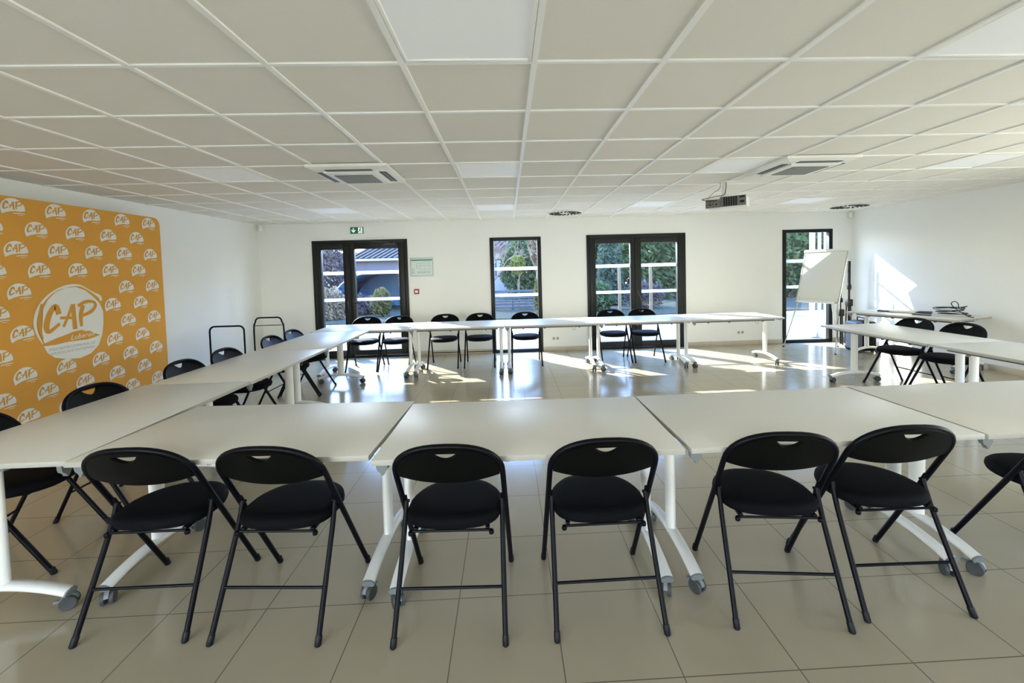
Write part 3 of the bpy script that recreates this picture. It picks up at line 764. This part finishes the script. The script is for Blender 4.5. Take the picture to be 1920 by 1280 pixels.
def diffuser(x, y, label):
    t = thing('round_air_diffuser', label, 'vent', (x, y, ZC), 0, 'round swirl air diffusers')
    MB().lathe([(0, -.004), (.22, -.004), (.285, -.010), (.30, -.004), (.30, .004), (0, .004)], 0, 40).build('diffuser_plate', M_ACW, t)
    for rr0, rr1, n in ((.205, .275, 22), (.10, .185, 14)):
        s = MB()
        for k in range(n):
            a = 2 * PI * k / n; b = a + .16
            p0 = Vector((rr0 * math.cos(a), rr0 * math.sin(a))); p1 = Vector((rr1 * math.cos(b), rr1 * math.sin(b)))
            s.bar((p0.x, p0.y, -.0075), (p1.x, p1.y, -.0085), .024, .010, up=(0, 0, 1))
        s.build('swirl_slots', M_ACD, t)
diffuser(1.02, 7.25, 'round swirl air diffuser in the ceiling above the middle window')
diffuser(5.95, 7.20, 'round swirl air diffuser in the ceiling above the flip chart')

# projector
pj = thing('projector', 'grey projector hanging from a white ceiling pole with loose cables', 'projector', (2.53, 4.85, 2.265), math.radians(-36))
b = MB(); b.box((.03, .02, -.005), (.42, .27, .115), 0, bev=.012); body = b.build('housing', M_PROJW, pj)
f = MB(); f.box((.100, -.116, -.002), (.265, .006, .112), 0, bev=.002); f.build('rear_panel', M_PROJ_SHADED, pj)
f = MB(); f.box((-.108, -.1145, -.014), (.150, .006, .094), 0, bev=.002); f.build('connector_panel', M_PROJ_SHADED, pj)
f = MB()
for k in range(6): f.box((.015 + .024 * k, -.120, -.002), (.018, .004, .098), 0)
f.build('vent_grille', M_BLK, pj)
f = MB(); f.box((.195, -.120, .036), (.055, .004, .016)); f.build('socket', M_BLK, pj)
f = MB(); f.box((.195, -.120, -.016), (.046, .004, .026)); f.build('socket', M_BLK, pj)
f = MB()
for k in range(4): f.tube([(-.165 + .032 * k, -.116, -.024), (-.165 + .032 * k, -.122, -.024)], .009, n=10)
f.build('port', M_BLK, pj)
m_ = MB(); m_.lathe([(0, .05), (.04, .05), (.045, .07), (.03, .10), (0, .10)], 0, 16); m_.lathe([(.024, .095), (.024, .243), (0, .243)], 0, 16); m_.lathe([(0, .228), (.06, .228), (.06, .243), (0, .243)], 0, 20); m_.build('ceiling_mount', M_PROJW, pj)
def bez(P, n=6): return catmull(P, n)
MB().tube(bez([(.022, -.03, .235), (.02, -.035, .15), (.0, -.05, .085), (-.07, -.10, .070), (-.19, -.16, .045), (-.20, -.19, .030), (-.12, -.18, .015), (-.06, -.15, .015)]), .004, n=6).build('cable', M_BLK, pj)
MB().tube(bez([(-.035, -.03, .235), (-.045, -.05, .16), (-.10, -.11, .11), (-.15, -.16, .04), (-.155, -.175, -.03), (-.12, -.17, -.05), (-.08, -.145, -.02)]), .0035, n=6).build('cable', M_GREY, pj)

# ------------------------------------------------------------------ things on the walls
def on_back(x, z): return (x, YB, z)
ex = thing('exit_sign', 'green emergency exit sign with arrow and running figure above the left door', 'sign', on_back(-2.726, 2.36))
MB().box((0, -.018, 0), (.255, .036, .135), bev=.006).build('sign_housing', M_PLASTW, ex)
MB().box((0, -.0375, 0), (.238, .004, .118), bev=.001).build('sign_face', M_GREEN, ex)
XZ = Matrix(((1, 0, 0, 0), (0, 0, 1, 0), (0, 1, 0, 0), (0, 0, 0, 1)))
def xz(o, y): return Matrix.Translation((0, y, 0)) @ Matrix(((1, 0, 0, 0), (0, 0, -1, 0), (0, 1, 0, 0), (0, 0, 0, 1)))
ar = MB(); ar.prism([(-.071, .042), (-.055, .042), (-.055, -.008), (-.036, .012), (-.022, .004), (-.063, -.045), (-.104, .004), (-.090, .012), (-.071, -.008)], .002, 0, xz(0, -.0395)); ar.build('arrow', M_SIGNW, ex)
rm = MB(); rm.prism([(.022, -.050), (.098, -.050), (.098, .050), (.022, .050)], .001, 0, xz(0, -.0392)); rm.build('doorway', M_SIGNW, ex)
rn = MB(); T_ = xz(0, -.0402)
rn.prism([(.066 + .010 * math.cos(a * PI / 5), .036 + .010 * math.sin(a * PI / 5)) for a in range(10)], .001, 0, T_)
for a, b_, w in (((.062, .024), (.050, -.005), .016), ((.062, .020), (.085, .010), .008), ((.060, .020), (.036, .008), .008), ((.052, -.004), (.074, -.020), .010), ((.074, -.020), (.070, -.044), .009), ((.050, -.004), (.040, -.026), .010), ((.040, -.026), (.024, -.030), .009)):
    d = (Vector(b_) - Vector(a)).normalized(); n_ = Vector((-d.y, d.x)) * w / 2; a = Vector(a); b_ = Vector(b_)
    rn.prism([tuple(a - n_), tuple(b_ - n_), tuple(b_ + n_), tuple(a + n_)], .001, 0, T_)
rn.build('running_figure', M_GREEN, ex)

ep = thing('evacuation_plan', 'framed green evacuation plan on the wall right of the left door', 'notice', on_back(-1.575, 1.658))
fr = MB()
for s in (-1, 1): fr.box((s * .203, -.008, 0), (.018, .016, .345), bev=.003); fr.box((0, -.008, s * .163), (.388, .016, .018), bev=.003)
fr.build('plan_frame', M_PLANF, ep)
MB().box((0, -.005, 0), (.390, .006, .31)).build('plan_sheet', M_PAPER, ep, smooth=False)
MB().box((0, -.009, .128), (.386, .002, .022)).build('title_band', M_GREEN, ep, smooth=False)
pl = MB()
for a, b_ in (((-.09, .07), (.02, .07)), ((.02, .07), (.02, .095)), ((.02, .095), (.15, .095)), ((.15, .095), (.15, -.05)), ((.15, -.05), (-.03, -.05)), ((-.03, -.05), (-.03, -.02)), ((-.03, -.02), (-.10, -.02)), ((-.10, -.02), (-.09, .07)), ((-.02, .07), (-.02, .0)), ((.05, .095), (.05, .02)), ((.10, .095), (.10, .03)), ((-.09, .02), (.15, .02)), ((.05, -.05), (.05, 0))):
    pl.bar((a[0], -.009, a[1]), (b_[0], -.009, b_[1]), .004, .002, up=(0, 1, 0))
for x in (-.16, -.06, .0, .06, .13):
    for z in (-.085, -.10, -.115): pl.box((x, -.009, z), (.055, .002, .006))
for z in (-.02, -.04, -.06): pl.box((-.165, -.009, z), (.04, .002, .006))
pl.build('plan_drawing', M_PLAN, ep, smooth=False)
al = thing('fire_alarm_call_point', 'small red fire alarm call point on the wall beside the left door', 'alarm', on_back(-1.685, 1.203))
MB().box((0, -.015, 0), (.092, .03, .092), bev=.006).build('alarm_housing', M_RED, al)
MB().box((0, -.0315, 0), (.056, .004, .046), bev=.001).build('press_plate', M_PLASTW, al)
for nm, x, lb in (('a', .894, 'white wall socket low on the far wall left of the right hand double door'), ('b', 4.463, 'white wall socket low on the far wall left of the flip chart')):
    s = thing('wall_socket', lb, 'socket', on_back(x, .242), 0, 'white wall sockets')
    MB().box((0, -.005, 0), (.15, .010, .082), bev=.003).build('socket_plate', M_PLASTW, s)
    for q in (-.036, .036):
        MB().lathe([(0, .0), (.021, .0), (.021, -.004), (.024, -.004), (.024, .003), (0, .003)], 0, 18, Matrix.Translation((q, -.0105, 0)) @ Matrix.Rotation(PI / 2, 4, 'X')).build('socket_well', M_ACG, s)
for x, lb, r in ((-4.455, 'white motion detector in the upper far left corner', PI / 4), (6.595, 'white motion detector in the upper far right corner', -PI / 4)):
    s = thing('motion_detector', lb, 'detector', (x, YB - .05, 2.44), r, 'corner motion detectors')
    MB().box((0, 0, 0), (.062, .045, .10), bev=.008).build('detector_housing', M_PLASTW, s)
    MB().box((0, -.023, -.015), (.046, .006, .042), bev=.003).build('detector_lens', M_ACW, s)

# ------------------------------------------------------------------ flip chart
fc = thing('flip_chart', 'white flip chart easel with bare board on thin legs before the last window', 'flip chart', (5.35, 7.2, 0))
A = Vector((5.456, 7.826, .829)); B = Vector((5.740, 7.187, .829)); up_ = Vector((.264, .117, .94)).normalized(); wv = (B - A).normalized(); nb = up_.cross(wv).normalized()
if nb.y > 0: nb = -nb
O = Vector((5.35, 7.2, 0))
def fcp(u, v, d=0): return tuple(A + wv * u + up_ * v + nb * d - O)
Wb, Hb = (B - A).length + .02, .965
def slab(mb, u0, u1, v0, v1, d0, d1, mi=0):
    P = [fcp(u, v, d) for d in (d0, d1) for u, v in ((u0, v0), (u1, v0), (u1, v1), (u0, v1))]
    mb.loft([P[:4], P[4:]], mi)
s = MB(); slab(s, 0, Wb, 0, Hb, 0, .012); s.build('board', M_BOARD, fc, smooth=False)
s = MB()
for a in ((-.008, .006, -.006, Hb), (Wb - .006, Wb + .008, -.006, Hb)): slab(s, *a, -.003, .018)
slab(s, -.008, Wb + .008, -.012, .006, -.003, .030); s.build('board_frame', M_STEEL, fc, smooth=False)
s = MB(); slab(s, -.012, Wb + .012, Hb - .02, Hb + .022, -.004, .034); s.build('paper_clamp', M_WMET, fc, smooth=False)
s = MB(); slab(s, .04, Wb - .04, -.020, -.010, .0, .065); slab(s, .04, Wb - .04, -.012, .012, .060, .066); s.build('pen_tray', M_WMET, fc, smooth=False)
def tele(p, q, nm, par):
    p = Vector(p); q = Vector(q); mid = p.lerp(q, .45)
    MB().tube([p, mid], .011, n=10).build(nm, M_STEEL, par); l = MB().tube([mid, q - (q - p).normalized() * .012], .008, n=10).build('lower_leg', M_STEEL, par)
    MB().lathe([(0, 0), (.013, 0), (.012, .02), (0, .022)], 0, 12, Matrix.Translation(q)).build('rubber_foot', M_BLK, l)
tele(fcp(.05, .25, -.02), Vector((5.09, 7.66, 0)) - O, 'leg', fc); tele(fcp(Wb - .05, .25, -.02), Vector((5.445, 6.86, 0)) - O, 'leg', fc)
tele(fcp(Wb * .5, .80, -.03), Vector((5.98, 7.48, 0)) - O, 'leg', fc)

# ------------------------------------------------------------------ corner gear: rolling speaker and stands
sp = thing('portable_speaker', 'grey and black trolley speaker on the floor behind the right tables', 'speaker', (6.05, 7.10, 0), math.radians(-12))
MB().box((.07, .0, .275), (.22, .36, .50), bev=.035, seg=3).build('speaker_cabinet', M_BLK, sp)
MB().box((-.075, .0, .27), (.11, .34, .48), bev=.03, seg=3).build('grey_shell', M_CASE, sp)
g = MB()
for k in range(9): g.box((-.1315, .0, .08 + .045 * k), (.004, .26, .012), bev=.001)
g.build('shell_ribs', M_GREY, sp)
h = MB(); h.tube([(.03, -.10, .50), (.03, -.10, .58), (.03, .10, .58), (.03, .10, .50)], .010, n=8); h.build('carry_handle', M_BLK, sp)
for y in (-.15, .15): MB().tube([(-.08, y - .02, .05), (-.08, y + .02, .05)], .05, n=16).build('wheel', M_DGREY, sp)
f = MB(); f.box((.14, -.12, .012), (.03, .04, .024)); f.box((.14, .12, .012), (.03, .04, .024)); f.build('foot', M_DGREY, sp)

def stand(x, y, zt, label, fat):
    t = thing('speaker_stand', label, 'stand', (x, y, 0), 0, 'folded black stands in the far right corner')
    MB().tube([(0, 0, .02), (0, 0, zt * .72)], .017 * fat, n=12).build('pole', M_BLK, t)
    MB().tube([(0, 0, zt * .70), (0, 0, zt)], .024 * fat, n=12).build('upper_pole', M_BLK, t)
    MB().lathe([(0, zt * .66), (.035, zt * .66), (.038, zt * .70), (.026, zt * .73), (0, zt * .73)], 0, 14).build('collar', M_BLK, t)
    MB().box((0, 0, zt * .50), (.10, .085, .13), bev=.015).build('leg_hub', M_BLK, t)
    for k in range(3):
        a = 2 * PI * k / 3 + .5; MB().tube([(.04 * math.cos(a), .04 * math.sin(a), zt * .47), (.055 * math.cos(a), .055 * math.sin(a), .012)], .011, n=8).build('leg', M_BLK, t)
stand(6.385, 7.72, 1.555, 'tall folded black speaker stand in the far right corner', 1.0)
stand(6.175, 7.66, 1.205, 'shorter folded black stand beside the taller one in the corner', .62)

# ------------------------------------------------------------------ things on the side table
def on_side(u, v): p = pc + dv * u + nv * v; return (p.x, p.y, TZ)
AZ = math.radians(PT_RZ)
bk = thing('binder', 'navy and white flat folder lying on the side table by the right wall', 'folder', on_side(.52, .50), AZ + .35)
MB().box((0, 0, .018), (.30, .22, .030), bev=.004).build('paper_block', M_PLASTW, bk)
c = MB(); c.box((0, 0, .0025), (.33, .24, .005), bev=.001); c.box((-.235, .02, .012), (.14, .18, .022), bev=.003); c.build('left_cover', M_NAVY, bk)
c = MB(); c.box((.245, .0, .016), (.15, .14, .030), bev=.006); c.build('blue_box', M_NAVY, bk)
rc = thing('tablet', 'thin black slab lying on the side table in front of the folder', 'tablet', on_side(.86, .30), AZ + .2)
MB().box((0, 0, .007), (.20, .08, .014), bev=.004).build('tablet_case', M_BLK, rc)
MB().box((0, 0, .0145), (.17, .06, .001)).build('tablet_screen', M_CARG, rc)
cbp = []
rr = random.Random(3)
base = on_side(1.12, .52)
for k in range(0, 60):
    a = k * .42; r_ = .13 + .05 * math.sin(k * .37); cbp.append((r_ * 1.2 * math.cos(a) + .015 * rr.uniform(-1, 1), r_ * .8 * math.sin(a), .008 + .0018 * k + .045 * max(0, math.sin(a * .5 + 1)) * (k > 20)))
cbp += [(.05, .02, .10), (.03, .03, .17), (-.01, .03, .20), (-.04, .02, .17), (.0, .01, .11), (.12, -.05, .05), (.20, -.08, .008), (.26, -.10, .006)]
cl = MB().tube(catmull(cbp, 4), .0055, n=6).build('cable_coil', M_BLK); cl.location = (base[0], base[1], base[2] + .004); cl.rotation_euler = (0, 0, AZ)
tag(cl, 'tangled coil of black cable on the side table by the right wall', 'cable')

# ------------------------------------------------------------------ outside
gd = MB(); gd.box((0, 40, -.08), (140, 63.4, .1)); gd.box((0, -18, -.08), (140, 25.0, .1))
structure(gd.build('trim_1', M_GROUND, smooth=False), 'pale sunlit ground outside')
pb = MB(); pb.box((4, 25.8, -.02), (60, 24.4, .06)); structure(pb.build('trim_2', M_SOIL, smooth=False), 'dry planting bed outside beyond the yard')

def crown_mesh(shape, n, leaf, rng):
    mb = MB()
    for k in range(n):
        c, nrm = shape(rng); s = leaf * rng.uniform(.6, 1.4)
        a = Vector((rng.gauss(0, 1), rng.gauss(0, 1), rng.gauss(0, .7))).normalized(); b = a.orthogonal().normalized(); d = a.cross(b)
        w = s * .45; L = s
        mb.bm.faces.new([mb.bm.verts.new(c + b * w * u + d * L * v) for u, v in ((0, -1), (1, -.1), (.6, .8), (-.6, .8), (-1, -.1))])
    return mb
def ellip(cx, cz, rx, ry, rz):
    def f(r):
        while True:
            p = Vector((r.uniform(-1, 1), r.uniform(-1, 1), r.uniform(-1, 1)))
            if p.length <= 1 and p.length > .35 + .3 * r.random(): break
        lump = 1 + .14 * math.sin(p.x * 7) * math.cos(p.z * 6 + p.y * 5)
        return Vector((cx + p.x * rx * lump, p.y * ry * lump, cz + p.z * rz * lump)), p
    return f
def cone(h, r0):
    def f(r):
        z = h * (1 - math.sqrt(r.random())) ; t = 1 - z / h; rad = r0 * (t ** .6) * (.55 + .45 * r.random()) ; a = r.uniform(0, 2 * PI)
        return Vector((rad * math.cos(a), rad * math.sin(a), z + .12)), Vector((0, 0, 1))
    return f
def trunk(mb, h, r, rng, lean=.05):
    mb.tube([(0, 0, -.05), (lean * .4, 0, h * .4), (lean, .03, h)], [r, r * .8, r * .45], n=8)
def tree(name, cat, label, x, y, shape, n, leaf, lm, th, tr, seed, group='trees and shrubs outside the doors'):
    rng = random.Random(seed); t = thing(name, label, cat, (x, y, 0), 0, group)
    crown_mesh(shape, n, leaf, rng).build('foliage', lm, t, smooth=False, recalc=False)
    mb = MB(); trunk(mb, th, tr, rng)
    for k in range(4):
        a = rng.uniform(0, 2 * PI); z0 = th * rng.uniform(.45, .85); mb.tube([(0, 0, z0), (.35 * th * .4 * math.cos(a), .35 * th * .4 * math.sin(a), z0 + th * .25)], [tr * .5, tr * .2], n=6)
    mb.build('trunk', M_BARK, t)
GT = 'trees and shrubs outside the doors'
tree('evergreen_tree', 'tree', 'dark evergreen tree seen through the left leaf of the right double door', 5.0, 23.8, ellip(0, 2.6, 1.9, 1.4, 2.7), 6200, .14, L_DARK, 2.5, .13, 1)
tree('evergreen_tree', 'tree', 'broad dark evergreen tree filling the right leaf of the right double door', 7.5, 20.2, ellip(0, 2.6, 2.2, 1.5, 2.7), 7500, .13, L_DARK, 2.6, .15, 2)
tree('cypress_tree', 'tree', 'slim dark cypress seen through the right double door', 4.25, 17.4, cone(5.0, .60), 4600, .09, L_CYP, 3.2, .10, 3)
tree('evergreen_tree', 'tree', 'dark evergreen tree seen through the last window behind the flip chart', 13.0, 19.0, ellip(0, 2.6, 2.5, 1.6, 2.7), 7500, .13, L_DARK, 2.6, .15, 4)
tree('evergreen_tree', 'tree', 'green evergreen tree low behind the middle window', 1.15, 22.4, ellip(0, 1.6, 1.5, 1.3, 1.75), 5600, .12, L_DARK, 1.8, .12, 6)
tree('yellow_shrub', 'shrub', 'small yellow-green tree seen at mid height in the middle window', .45, 16.9, ellip(0, 1.75, .34, .34, .36), 700, .06, L_YEL, 1.5, .03, 7)
tree('olive_shrub', 'shrub', 'rounded olive shrub low in the wide leaf of the left door', -4.52, 15.4, ellip(0, .52, .36, .36, .50), 2000, .055, L_OLIVE, .8, .05, 8)
tree('pale_shrub', 'shrub', 'dry pale shrub low in the narrow leaf of the left door', -6.05, 14.8, ellip(0, .50, .50, .45, .62), 2200, .055, L_PALE, .6, .04, 9)
tree('winter_shrub', 'shrub', 'grey leafless shrub beneath the blue tunnel outside the left door', -5.9, 16.4, ellip(0, .35, 1.2, .5, .42), 2600, .075, L_GREY, .6, .05, 10)
tree('winter_tree', 'tree', 'grey twiggy tree behind the narrow leaf of the left door', -8.8, 20.5, ellip(0, 2.0, 1.4, 1.0, 1.9), 4200, .10, L_GREY, 2.0, .09, 11)
tree('olive_shrub', 'shrub', 'thin olive shrub at the lower right of the middle window', 1.12, 14.6, ellip(0, .60, .22, .25, .72), 1300, .05, L_OLIVE, .7, .03, 12)
tree('evergreen_shrub', 'shrub', 'low evergreen shrub beneath the wooden stakes outside', 3.1, 15.0, ellip(0, .50, .65, .4, .55), 2400, .07, L_DARK, .4, .04, 13)
tree('dry_leaf_tree', 'tree', 'tall tree with dry pale leaves at the right side of the middle window', 1.33, 18.6, ellip(0, 3.0, .42, .4, 1.3), 2600, .07, L_PALE, 2.6, .09, 15)
tree('evergreen_shrub', 'shrub', 'wide dark shrub in front of the grey building outside the left door', -6.9, 25.0, ellip(0, .5, 2.6, .8, .8), 4200, .11, L_DARK, .8, .07, 16)
def slabshape(w, d, h):
    def f(r): return Vector((r.uniform(-w, w), r.uniform(-d, d) * .6 - d * .4, h * r.random() ** .8 * (1 - .12 * math.sin(r.uniform(0, 6))))), Vector((0, 0, 1))
    return f
for hx, hw, hh, lb in ((4.8, 3.4, 4.4, 'tall dark hedge far behind the trees of the right double door'), (12.2, 3.6, 4.8, 'tall dark hedge far behind the trees of the last window'), (18.6, 2.6, 5.0, 'tall dark hedge at the far right outside')):
    h_ = thing('hedge', lb, 'hedge', (hx, 27.2, 0), 0, 'hedges far outside')
    crown_mesh(slabshape(hw, .9, hh), 7000, .17, random.Random(int(hx * 10))).build('foliage', L_CYP, h_, smooth=False, recalc=False)
    tk = MB()
    for q in (-.7, 0, .7): tk.tube([(q * hw, 0, -.05), (q * hw, 0, hh * .6)], .08, n=6)
    tk.build('stems', M_BARK, h_)
tree('brown_shrub', 'shrub', 'low brown twiggy shrub under the right hand stake outside', 5.0, 15.4, ellip(0, .50, .75, .4, .55), 2200, .06, L_GREY, .5, .04, 31)
# bare tree in the middle window
bt = thing('bare_tree', 'leafless branching tree at the upper left of the middle window', 'tree', (-.75, 18.4, 0), 0, GT)
bb = MB(); rb = random.Random(21)
def branch(p, d, L, r, dep):
    q = p + d * L; mid = p.lerp(q, .5) + Vector((rb.uniform(-1, 1), rb.uniform(-1, 1), rb.uniform(-1, 1))) * L * .06
    bb.tube([p, mid, q], [r, r * .85, r * .65], n=5, caps=dep == 0)
    if dep == 0: return
    for k in range(3 if dep > 1 else 4):
        nd = (d + Vector((rb.uniform(-1, 1), rb.uniform(-1, 1), rb.uniform(-.35, .8))) * .75).normalized()
        branch(p.lerp(q, rb.uniform(.55, 1)), nd, L * rb.uniform(.6, .8), r * .6, dep - 1)
branch(Vector((0, 0, -.05)), Vector((.10, 0, 1)).normalized(), 1.25, .08, 5)
bb.build('branches', M_BARK, bt)
# wooden stakes of young trees
for x, y, h_, lb in ((3.62, 13.6, 1.55, 'pale wooden stake outside, seen in the left leaf of the right double door'), (4.64, 13.6, 1.58, 'pale wooden stake outside, seen in the right leaf of the right double door')):
    s = MB(); s.tube([(0, 0, -.05), (.01, 0, h_ * .5), (.0, .01, h_ - .04), (0, .01, h_)], [.055, .052, .048, .030], n=9); o = s.build('tree_stake', M_STAKE); o.location = (x, y, 0); tag(o, lb, 'stake', 'wooden stakes outside')
# neighbouring building with ribbed roof
bd = thing('neighbour_building', 'grey building with a ribbed metal roof seen through the left door', 'building', (-6.2, 27.5, 0))
MB().box((.9, 2.2, 1.20), (9.4, 4.4, 2.4)).build('wall', M_HOUSE, bd, smooth=False)
MB().box((.9, -.32, 2.42), (9.7, .12, .14)).build('gutter', M_PIPE, bd, smooth=False)
rf = MB(); n = 27
sh_ = MB(); sh_.loft([[(-3.95, -.30, 2.44), (5.75, -.30, 2.44), (5.75, -.30, 2.47), (-3.95, -.30, 2.47)], [(-2.35, 2.5, 3.84), (7.35, 2.5, 3.84), (7.35, 2.5, 3.87), (-2.35, 2.5, 3.87)]]); sh_.build('roof_sheet', M_ROOFD, bd, smooth=False)
for k in range(n):
    x = -3.95 + 9.7 * (k + .5) / n
    rf.bar((x, -.30, 2.50), (x + 1.6, 2.5, 3.90), .17, .07)
rf.build('roof_ribs', M_ROOF, bd, smooth=False)
rh = thing('far_house', 'pale house with a red band far behind the narrow leaf of the left door', 'building', (-13.0, 33, 0))
MB().box((0, 0, 1.45), (5.5, 3, 2.9)).build('wall', M_PIPE, rh, smooth=False); MB().box((0, -1.55, 2.35), (5.5, .1, .35)).build('brick_band', M_REDR, rh, smooth=False); MB().box((0, -.1, 3.0), (5.9, 3.6, .2)).build('roof', M_ROOF, rh, smooth=False)
wh = thing('white_cabin', 'white cabin with dark window frames behind the middle window', 'building', (-.75, 24.4, 0))
MB().box((0, 1.0, 1.35), (2.6, 2.0, 2.7)).build('wall', M_PIPE, wh, smooth=False); MB().box((0, .9, 2.75), (3.0, 2.6, .12)).build('roof', M_ROOF, wh, smooth=False)
for x in (-.8, .1): 
    w_ = MB(); frame_rect(w_, x, x + .7, 1.2, 2.2, .06, -.05, .0); w_.build('window_frame', M_ALU, wh)
# blue tunnel
tu = thing('blue_tunnel', 'blue tarpaulin garden tunnel with white hoops outside the left door', 'tunnel', (-5.2, 17.6, 0))
sh = MB(); N = 18; ring = lambda y, R: [(R * math.cos(PI * k / N), y, 1.62 * math.sin(PI * k / N) ** .8 if 0 < k < N else 0) for k in range(N + 1)]
R0, R1 = ring(0, 2.0), ring(3.0, 2.0)
for k in range(N): sh.poly([R0[k], R0[k + 1], R1[k + 1], R1[k]])
so = sh.build('tunnel_cover', M_TARP, tu, recalc=False); so.modifiers.new('thick', 'SOLIDIFY').thickness = .01
MB().prism([(p[0], p[2]) for p in R1], .02, 0, Matrix.Translation((0, 3.0, 0)) @ Matrix(((1, 0, 0, 0), (0, 0, -1, 0), (0, 1, 0, 0), (0, 0, 0, 1)))).build('tunnel_end', M_TARP, tu)
for y in (-.02, 1.5, 3.02): MB().tube([(p[0] * 1.01, y, p[2] * 1.015) for p in ring(0, 2.0)], .03, n=8, up=(0, 1, 0)).build('hoop', M_PIPE, tu)
# slatted fence low behind middle window
fe = thing('slat_fence', 'dark weathered slat fence low in the middle window', 'fence', (.2, 16.6, 0))
s = MB()
for k in range(6): s.box((0, 0, .10 + .125 * k), (2.2, .03, .095), bev=.004)
s.build('slats', M_FENCE, fe)
for x in (-1.05, 0, 1.05): MB().box((x, .04, .42), (.07, .05, .85)).build('post', M_FENCE, fe)
# white porch column with downpipe outside the last window
pc_ = thing('porch_column', 'white porch column outside the last window', 'column', (6.41, 8.72, 0))
MB().tube([(0, 0, -.02), (0, 0, 2.9)], .05, n=20).build('shaft', M_COL, pc_); MB().box((0, 0, .03), (.15, .15, .10), bev=.01).build('base', M_COL, pc_)
dp = MB().tube([(6.49, 8.62, -.02), (6.49, 8.62, 2.9)], .032, n=14).build('downpipe', M_PIPE); tag(dp, 'pale downpipe beside the porch column outside the last window', 'pipe')
